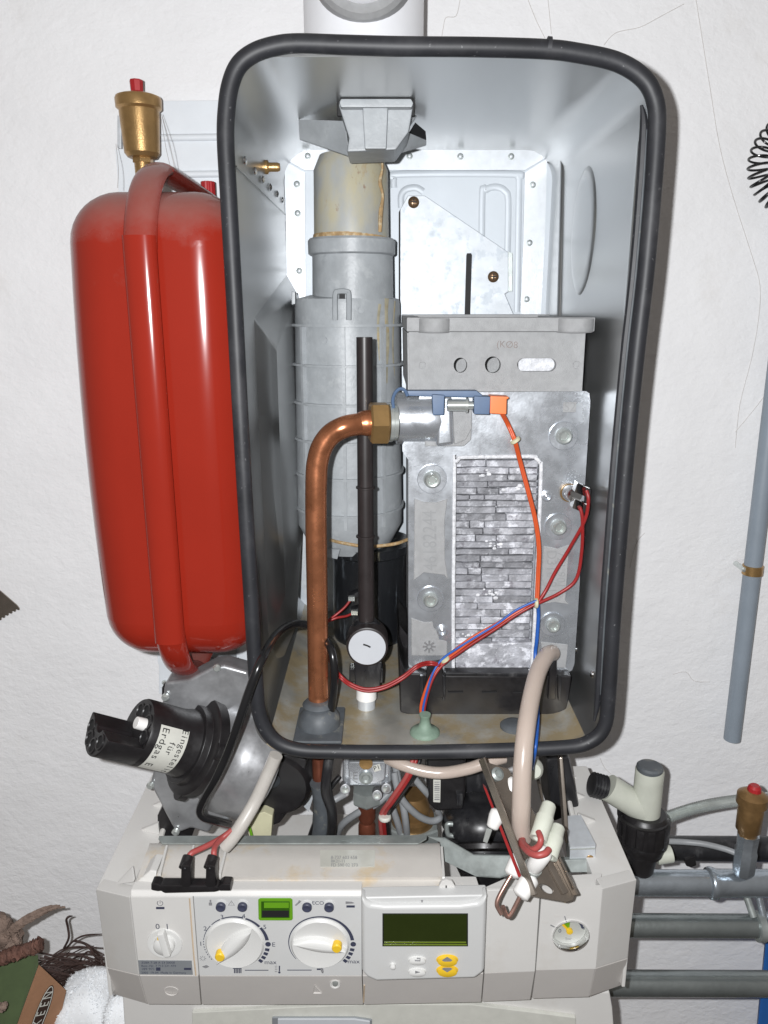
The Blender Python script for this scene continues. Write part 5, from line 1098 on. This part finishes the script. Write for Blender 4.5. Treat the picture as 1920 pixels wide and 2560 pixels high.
# steel straps and box at right behind panel
stp = thing('steel_frame', 'dark upright steel strap and cover box behind the electrode bracket', 'steel frame', P(1430, 2180, .58))
B().prism([P(1398, 1895, .60), P(1407, 1893, .60), P(1424, 2105, .57), P(1414, 2110, .57)], V((0, .012, 0))).build('strap', 'smoke_plate', stp, bevel=.0006)
B().prism([P(1345, 1960, .60), P(1352, 1958, .60), P(1362, 2010, .585), P(1356, 2014, .585)], V((0, .012, 0))).build('strap', 'smoke_plate', stp, bevel=.0006)
zbx = P(1456, 2116, .553).z
B().prism([PZ(1410, 2040, zbx), PZ(1452, 2036, zbx), PZ(1490, 2110, zbx), PZ(1489, 2116, zbx), PZ(1425, 2118, zbx)], V((0, 0, -.002))).build('box_top', 'galv', stp, bevel=.0006)
B().pris([(1425, 2119), (1489, 2117), (1488, 2180), (1424, 2182)], .5535, .0015).build('box_front', 'galv', stp, bevel=.0004)
B().prism([P(1412, 2060, .585), P(1424, 2118, .5545), P(1424, 2181, .5545), P(1414, 2120, .585)], V((.001, 0, 0))).build('box_side', 'galv_dark', stp)
B().prism([P(1424, 2118, .553), P(1488, 2118, .553), P(1488, 2124, .551), P(1424, 2126, .551)], V((0, .006, 0))).build('box_fold', 'bolt', stp, bevel=.001)
B().lathe(P(1473, 2141, .556), -Y_, [(.0045, 0), (.0045, .001), (.003, .0028), (.001, .003)], 20).build('screw', 'brass', stp)
B().prism([P(1395, 2150, .552), P(1490, 2148, .552), P(1490, 2181, .547), P(1402, 2182, .547)], V((0, .004, 0))).build('lower_flap', 'galv_dark', stp, bevel=.0006)
o = B().prism([P(1365, 1898, .62), P(1425, 1893, .62), P(1452, 2030, .62), P(1380, 2060, .62)], V((0, .05, 0))).build('dark_pump', 'black_worn', bevel=.004); tag(o, 'dark pump body behind the silicone boots under the casing', 'pump')

# ------------------------------------------------------------------ pipes and fittings on the right
YQ = .625
def hpipe(name, y, h, x1, m, label, Yp=YQ, dy=0, x0=1500):
    o = thing(name, label, 'pipe', P(1700, y, Yp)); r = R(h / 2, y, Yp)
    B().cyl(P(x0, y, Yp), P(x1, y + dy, Yp), r, n=32).build('tube', m, o, sharp=60); return o, r
p1, r1 = hpipe('heating_pipe', 2206, 62, 2300, 'zinc_pipe', 'shiny zinc heating pipe carrying the small brass air vent', dy=4)
B().lathe(P(1768, 2208, YQ), X_, [(r1, 0), (r1 * 1.20, .001), (r1 * 1.26, .004), (r1 * 1.20, .007), (r1 * 1.08, .010), (r1 * 1.06, .05), (r1 * 1.06, .20)], 32).build('press_fitting', 'zinc_pipe', p1, sharp=60)
p2, r2 = hpipe('return_pipe', 2313, 56, 2300, 'zinc_pipe_dull', 'dull grey green return pipe with a wall clamp', dy=4)
B().lathe(P(1888, 2316, YQ), X_, [(r2 * 1.02, 0), (r2 * 1.28, .0006), (r2 * 1.28, .007), (r2 * 1.02, .0076)], 32).build('clamp_band', 'galv_dark', p2)
B().lathe(P(1906, 2316, YQ), X_, [(r2 * 1.02, 0), (r2 * 1.2, .0006), (r2 * 1.2, .02), (r2 * 1.02, .0206)], 32).build('press_fitting', 'zinc_pipe', p2)
B().cyl(P(1866, 2240, YQ + .01), P(1884, 2292, YQ), .0035, n=14).build('clamp_screw', 'galv_dark', p2)
B().cyl(P(1896, 2240, YQ + .01), P(1908, 2292, YQ), .0035, n=14).build('clamp_screw', 'zinc_pipe', p2)
p3, r3 = hpipe('lower_pipe', 2458, 60, 2300, 'zinc_pipe_dull', 'lowest thick dark zinc pipe beside the cream lower cover', Yp=.66, dy=3)
p4, r4 = hpipe('insulated_pipe', 2120, 60, 2300, 'black_worn', 'black insulated pipe behind the small brass air vent', Yp=.70, dy=4)
B().pris([(1712, 2150), (1738, 2140), (1742, 2164), (1728, 2170), (1716, 2166)], .685, .01).build('loose_foil', 'black', p4, bevel=.001)
# brass air vent on the pipe
YG = .620
av2 = thing('pipe_air_vent', 'small tarnished brass air vent with red cap on the zinc heating pipe', 'air vent', P(1870, 2190, YG))
lat([(1859, 1890, 1976), (1850, 1905, 1982), (1845, 1918, 1988), (1845, 1919, 2008), (1852, 1910, 2012), (1850, 1908, 2018), (1846, 1907, 2022), (1845, 1904, 2072), (1850, 1896, 2078), (1848, 1894, 2086)], 'body', 'brass_dark', YG, 0, 0, 0, av2, sharp=50)
lat([(1873, 1895, 1963), (1869, 1901, 1968), (1868, 1904, 1985), (1874, 1898, 1998)], 'red_cap', 'red_cap', YG, 0, 0, 0, av2, n=10, sharp=30)
lat([(1844, 1898, 2084), (1842, 1892, 2120), (1832, 1888, 2126), (1832, 1886, 2175), (1840, 1882, 2185)], 'steel_tee', 'zinc_pipe', YG, 0, 0, 0, av2, n=8, sharp=30)
# drain funnel
df = thing('drain_funnel', 'cream plastic drain tee with dark cap standing in a black union', 'drain', P(1608, 2170, .63))
YDf = .63
lat([(1592, 1652, 1916), (1590, 1660, 1925), (1588, 1658, 1950), (1578, 1648, 2068)], 'pipe', 'cream', YDf, 0, 0, 0, df)
lat([(1596, 1652, 1913), (1592, 1657, 1917), (1592, 1657, 1926), (1593, 1656, 1936)], 'cap', 'grey_rubber', YDf - .0005, 0, 0, 0, df)
B().cyl(P(1520, 1968, YDf + .004), P(1610, 2024, YDf), R(34, 1990, YDf), n=30).build('branch', 'cream', df)
B().lathe(P(1478, 1960, YDf + .006), (P(1520, 1972, YDf) - P(1478, 1960, YDf)), [(.007, 0)] + [(r, .0015 * i) for i, r in enumerate([.0105, .0118, .0105, .0118, .0105, .0118, .0105, .0118, .0105, .0118])], 26).build('corrugated_end', 'black_worn', df)
lat([(1566, 1660, 2030), (1552, 1666, 2040), (1548, 1668, 2052), (1550, 1666, 2090), (1560, 1660, 2118), (1572, 1650, 2125), (1575, 1636, 2172), (1576, 1630, 2190)], 'union', 'black', YDf, 0, 0, 0, df)
for k in range(14):
    a = 2 * math.pi * k / 14; c = P(1608, 2066, YDf); rr = R(59, 2066, YDf)
    B().obox(V((c.x + rr * math.cos(a), YDf + rr * math.sin(a), c.z)), V((math.cos(a), math.sin(a), 0)) * .0012, V((-math.sin(a), math.cos(a), 0)) * .0016, Z_ * .010).build('grip_rib', 'black', df)
for yy, rp in ((2040, 60), (2098, 57), (2122, 46)):
    B().lathe(P(1607, yy, YDf), Z_, [(R(rp - 4, yy, YDf), -.0016), (R(rp + 2, yy, YDf), -.001), (R(rp + 2, yy, YDf), .001), (R(rp - 4, yy, YDf), .0016)], 36, False, False).build('union_bead', 'black', df)
B().cyl(P(1640, 2140, YDf), P(1680, 2134, YDf), R(21, 2135, YDf), n=24).build('side_spout', 'cream', df, bevel=.001)
# corrugated steel hose
pts = [P(*q) for q in [(1652, 2050, .66), (1700, 2032, .665), (1760, 2015, .67), (1830, 2003, .68), (1900, 1997, .69), (1990, 1990, .70)]]
cm = catmull(pts, 24); rr = [R(12, 2020, .67) + (.0011 if i % 2 else -.0009) for i in range(len(cm))]
o = B().tube(cm, rr, 16, 1).build('corrugated_hose', 'bolt', smooth=False); tag(o, 'corrugated steel hose curving from the black drain union', 'hose')
px_tube('thin_hose', [(1665, 2103, .64), (1710, 2105, .64), (1760, 2110, .635), (1810, 2122, .63), (1838, 2132, .625)], R(7, 2110, .64), 'cable_grey', 'thin clear grey hose above the zinc heating pipe', 'hose')
# conduit on the wall
YK = .845
cd = thing('conduit', 'grey plastic conduit running down the white wall', 'conduit', P(1830, 1848, YK))
cr = R(21, 1500, YK)
B().cyl(P(1830, 1848, YK), P(2003, 420, YK), cr, n=28).build('tube', 'conduit', cd)
k = B().lathe(P(1880, 1436, YK), (P(2003, 420, YK) - P(1830, 1848, YK)), [(cr * 1.02, 0), (cr * 1.16, .0004), (cr * 1.16, .011), (cr * 1.02, .0114)], 28).build('clip', 'brass', cd)
B().lathe(P(1858, 1422, YK), -Y_, [(.003, -.02), (.003, .004), (.001, .005)], 12).build('clip_screw', 'bolt', k)
# black coil at the right
coil = []
for i in range(0, 16 * 13 + 1):
    a = 2 * math.pi * i / 16; tt = i / (16 * 13); th_ = math.pi * (0.62 + .76 * tt)
    cx_, cz_ = P(2000, 405, .84).x, P(2000, 405, .84).z
    Rr = .040; d = V((math.cos(th_), 0, -math.sin(th_) * -1)); c = V((cx_, .845, cz_)) + V((math.cos(th_), 0, math.sin(th_))) * Rr
    n1 = V((math.cos(th_), 0, math.sin(th_)))
    coil.append(c + n1 * (.0095 * math.cos(a)) + Y_ * (.0095 * math.sin(a)))
o = B().tube(coil, .0011, 8, 2).build('coiled_wire', 'cable_black'); tag(o, 'black coiled wire ring hanging on the white wall above the conduit', 'coiled wire')
# notched trowel at the left
tw = []
pts = [(-120, 1420), (0, 1477), (42, 1513)]
edge = []
e0, e1_ = (48, 1521), (-60, 1592)
n = 12
for i in range(n):
    for f, off in ((0, 0), (.3, 3), (.55, 3), (.8, 0)):
        q = (i + f) / n; edge.append((e0[0] + (e1_[0] - e0[0]) * q + off * .8, e0[1] + (e1_[1] - e0[1]) * q ** 1.25 + off))
o = B().pris(pts + edge, .855, .0012).build('notched_trowel', 'smoke_plate', smooth=False); tag(o, 'notched steel trowel blade hanging on the wall beside the red vessel', 'trowel')
# blue thing lower right
o = B().prism([P(1912, 2345, .70), P(2100, 2345, .70), P(2100, 2700, .70), P(1878, 2700, .70), P(1902, 2450, .70)], ray(1960, 2450) * .16).build('blue_bin', 'blue_bin', bevel=.006); tag(o, 'blue plastic bin edge beside the lowest pipe', 'bin')

# ------------------------------------------------------------------ clutter at lower left
YX = .66
sb = thing('shoe_box', 'brown cardboard shoe box with green lid and dark oval logo', 'box', P(60, 2620, YX))
B().prism([P(97, 2411, .63), P(166, 2476, .65), P(130, 2640, .65), P(14, 2640, .615)], ray(97, 2480) * .03).build('side', 'card', sb, bevel=.0008)
B().prism([P(-60, 2410, .63), P(17, 2394, .655), P(96, 2387, .655), P(96.5, 2411, .6298), P(14, 2640, .614), P(-60, 2680, .60)], ray(40, 2480) * .03).build('lid', 'card_green', sb, bevel=.0008)
ku = (P(135, 2480, .6445) - P(85, 2600, .6235)); kn = ku.normalized()
k0 = P(132, 2468, .646); k1_ = P(88, 2590, .622)
kx = (k0 - k1_).normalized(); face_n = ((P(166, 2476, .65) - P(97, 2411, .63)).cross(P(14, 2640, .615) - P(97, 2411, .63))).normalized()
if face_n.y > 0: face_n = -face_n
ky = -face_n.cross(kx).normalized()
def onb(px, py, off=0.0006):
    d = ray(px, py); p0 = P(97, 2411, .63) + face_n * off; return CAM + d * ((p0 - CAM).dot(face_n) / d.dot(face_n))
def ovalpx(off, s, n=30):
    c = (102, 2537); a = (29, -74); w_ = (13, 5)
    o = []
    for i in range(n):
        t_ = 2 * math.pi * i / n; u = math.copysign(abs(math.cos(t_)) ** .8, math.cos(t_)); v = math.sin(t_)
        o.append(onb(c[0] + a[0] * u * s[0] + w_[0] * v * s[1], c[1] + a[1] * u * s[0] + w_[1] * v * s[1], off))
    return o
B().prism(ovalpx(.0006, (1, 1)), face_n * .0002).build('logo_oval', 'card_print', sb, smooth=False)
B().tube(ovalpx(.001, (.95, .84)), .0004, 6, 1, True).build('logo_line', 'label_white', sb)
for i, ch in enumerate('KEEN'):
    c = onb((93, 103, 112, 121)[i], (2558, 2534, 2511, 2488)[i], .0012); xd = (onb(98 + 36, 2556 - 92, .0012) - onb(98, 2556, .0012)).normalized(); yd = (onb(92, 2550, .0012) - onb(105, 2555, .0012)).normalized()
    yd = (yd - xd * yd.dot(xd)).normalized(); text(ch, c, xd, yd, .0125, 'label_white', sb)
# fleece
def fleece(c, rx, ry, rz, nh, label, e=.55):
    b = B(); b.ball(c, 1, (1, 1, 1), 48, 30); hairs = []
    sg = lambda v, p: math.copysign(abs(v) ** p, v)
    for v in b.bm.verts:
        d = (v.co - c); d = V((sg(d.x, e) * rx, sg(d.y, e) * ry, sg(d.z, e) * rz))
        f = 1 + .03 * math.sin(d.x * 130 + 1) * math.sin(d.z * 90 + 2) + random.gauss(0, .006); v.co = c + d * f
    b.bm.normal_update(); fs = [f for f in b.bm.faces if f.calc_center_median().y < c.y + ry * .5]
    for _ in range(nh):
        f = random.choice(fs); vs = [v.co for v in f.verts]; w_ = [random.random() for _ in vs]; t_ = sum(w_)
        p = sum((q * (x / t_) for q, x in zip(vs, w_)), V()); n_ = (p - c); n_ = V((n_.x / rx, n_.y / ry, n_.z / rz)).normalized()
        dd = (n_ + V((random.gauss(0, .5), random.gauss(0, .5), random.gauss(0, .5)))).normalized(); sdv = dd.cross(V((random.random(), random.random(), random.random()))).normalized() * random.uniform(.0003, .0007)
        hairs.append((p - sdv, p + sdv, p + dd * random.uniform(.0015, .0042)))
    for h in hairs: b.bm.faces.new(b.verts(h))
    o = b.build('fleece', 'white_fluff'); return tag(o, label, 'fleece')
fleece(P(214, 2615, .655) + V((0, .02, 0)), R(76, 2560, .655), .035, R(150, 2560, .655), 3500, 'white fleece bundle beside the brown shoe box')
fleece(P(300, 2640, .60) + V((0, .03, 0)), R(50, 2560, .60), .03, R(130, 2560, .60), 2500, 'smaller white fleece fold tucked under the control panel corner')
# wood on the box
def rough(pts, rr, m, name, label, cat, jit, n=14, sub=10, ru=1.):
    b = B(); b.tube([P(*p) for p in pts], rr, n, sub, ru=ru)
    for v in b.bm.verts: v.co += V((random.gauss(0, jit), random.gauss(0, jit), random.gauss(0, jit)))
    return tag(b.build(name, m, sharp=60), label, cat)
rough([(-40, 2410, .63), (0, 2396, .63), (30, 2386, .63), (60, 2376, .632), (85, 2367, .635), (103, 2360, .636)], [R(x, 2390, .63) for x in (19, 16, 18, 15, 17, 16)], 'bark', 'stick', 'thick reddish brown stick with sawn end lying on the green lid', 'stick', .0007)
rough([(14, 2342, .64), (42, 2312, .64), (78, 2288, .645), (118, 2270, .65), (150, 2264, .655)], [.0040, .0034, .0028, .0022, .0008], 'bark_light', 'bark_strip', 'pale grey curved bark strip sticking up against the wall', 'bark', .0003, 10, 8, .5)
rough([(34, 2330, .638), (58, 2310, .64), (90, 2292, .645), (130, 2272, .65), (162, 2267, .655)], [.0026, .0028, .0024, .0018, .0006], 'bark_light', 'bark_strip', 'second bark strip split off under the curved grey one', 'bark', .0003, 10, 8, .5)
rough([(-40, 2330, .65), (-12, 2318, .65), (14, 2336, .65), (28, 2352, .65), (24, 2374, .65)], [.013, .015, .011, .012, .006], 'bark_light', 'wood_chunk', 'rough pale wood chunk at the back of the green lid', 'wood', .0012, 12, 6)
rough([(30, 2325, .64), (38, 2345, .64), (48, 2362, .638)], [.0030, .0032, .0028], 'bark_light', 'stick', 'short pale twig stub between bark strip and thick stick', 'stick', .0004)
rough([(-10, 2520, .60), (6, 2518, .60), (13, 2508, .60)], [.003, .0042, .0016], 'bark_light', 'wood_chip', 'pale wood chip lying on the green lid edge', 'wood chip', .0005)
TW = [[(160, 2370), (172, 2345), (170, 2320), (166, 2300), (172, 2292), (181, 2290)], [(165, 2370), (190, 2348), (215, 2338), (255, 2335)], [(130, 2390), (160, 2372), (200, 2368), (258, 2370)],
      [(185, 2352), (205, 2356), (225, 2368), (250, 2392), (262, 2420)], [(90, 2380), (130, 2388), (170, 2400), (215, 2425), (262, 2440)], [(100, 2395), (140, 2394), (180, 2385), (225, 2386), (262, 2395)],
      [(140, 2410), (170, 2390), (205, 2372), (235, 2365)], [(120, 2400), (150, 2408), (200, 2402), (262, 2412)], [(215, 2362), (235, 2385), (250, 2420), (275, 2470)], [(150, 2430), (190, 2412), (230, 2408), (264, 2430)],
      [(95, 2400), (125, 2404), (150, 2396), (175, 2378)], [(200, 2440), (225, 2415), (245, 2400), (262, 2398)], [(255, 2410), (266, 2450), (282, 2490), (300, 2495)], [(245, 2395), (262, 2440), (280, 2485), (285, 2500)]]
TL = ['tallest dark twig standing upright against the wall']
for _ in range(16):
    x = random.uniform(95, 200); y = random.uniform(2375, 2425); x2 = random.uniform(220, 266); y2 = random.uniform(2365, 2450); h = random.uniform(-26, 14)
    TW.append([(x, y), (x + (x2 - x) * .33, y + (y2 - y) * .33 + h + random.uniform(-5, 5)), (x + (x2 - x) * .66, y + (y2 - y) * .66 + h + random.uniform(-5, 5)), (x2, y2)])
for i, q in enumerate(TW):
    Yt = random.uniform(.715, .75)
    o = B().tube([P(a, b_, Yt + random.uniform(-.006, .006)) for a, b_ in q], [random.uniform(.0007, .0014)] * (len(q) - 1) + [.0005], 7, 4).build('twig', 'twig')
    tag(o, TL[0] if i == 0 else 'thin dark twig in the tangle between shoe box and control panel', 'twig', None if i == 0 else 'twigs beside the shoe box')
b = B()
for _ in range(430):
    x = random.uniform(80, 270); y = random.uniform(2412, 2500) + (x - 90) * .10; L = random.uniform(25, 80); a = random.uniform(-.5, .6); Yt = random.uniform(.715, .77)
    b.tube([P(x, y, Yt), P(x + L * .5 * math.cos(a), y + L * .5 * math.sin(a) - 4, Yt + random.uniform(-.01, .01)), P(x + L * math.cos(a), y + L * math.sin(a), Yt)], random.uniform(.0004, .0010), 5, 2)
o = b.build('brushwood', 'twig'); o['kind'] = 'stuff'; tag(o, 'dense dark brushwood behind the white fleece', 'brushwood')
# cobwebs and cracks clinging to the wall
YZ = YW - .0015
WEB = [('long cobweb thread slanting down the wall towards the conduit', [(1740, 0), (1775, 220), (1800, 370), (1835, 500), (1880, 640), (1900, 715), (1896, 800), (1878, 900), (1850, 1010), (1838, 1120)]),
       ('wavy cobweb strand on the wall beside the white flue', [(1150, 0), (1140, 40), (1115, 44), (1108, 70), (1104, 95)]),
       ('short dark cobweb strand above the casing corner', [(1320, 0), (1340, 50), (1362, 95)]),
       ('cobweb strand beside the dark one above the casing corner', [(1370, 0), (1376, 60), (1378, 85)]),
       ('cobweb strand slanting up from the casing corner', [(1510, 112), (1540, 82), (1600, 68), (1650, 42), (1710, 10)]),
       ('curled cobweb thread at the wall near the lower conduit end', [(1682, 1686), (1715, 1680), (1735, 1702), (1775, 1705)]),
       ('cobweb thread beside the casing near its lower corner', [(1575, 1420), (1590, 1360), (1612, 1332)]),
       ('dusty cobweb below the casing corner above the drain', [(1500, 1895), (1512, 1920), (1528, 1935)]),
       ('cobweb thread crossing the wall near the upper conduit', [(1838, 1080), (1880, 1030), (1915, 985)])]
for lab, q in WEB:
    o = B().tube([P(a, b_, YZ) for a, b_ in q], .00035, 5, 4).build('cobweb', 'web'); tag(o, lab, 'cobweb')
for k, q in enumerate(([(404, 285, .80), (425, 360, .72), (438, 435, .70)], [(402, 290, .80), (415, 370, .70), (430, 432, .66)], [(290, 360, .80), (296, 420, .70), (294, 470, .66)])):
    o = B().tube([P(*p) for p in q], .00022, 5, 3).build('cobweb', 'web'); tag(o, ['outer', 'inner', 'single far'][k] + ' cobweb thread between brass air vent and red vessel', 'cobweb')
# label print on the gas mixer
wrap_text('Eingestellt', .0180, .0078, vy + 17, -8.2)
wrap_text('für', .0265, .0078, vy - 6, -8.2)
wrap_text('Erdgas E', .0350, .0086, vy + 12, -9.4)
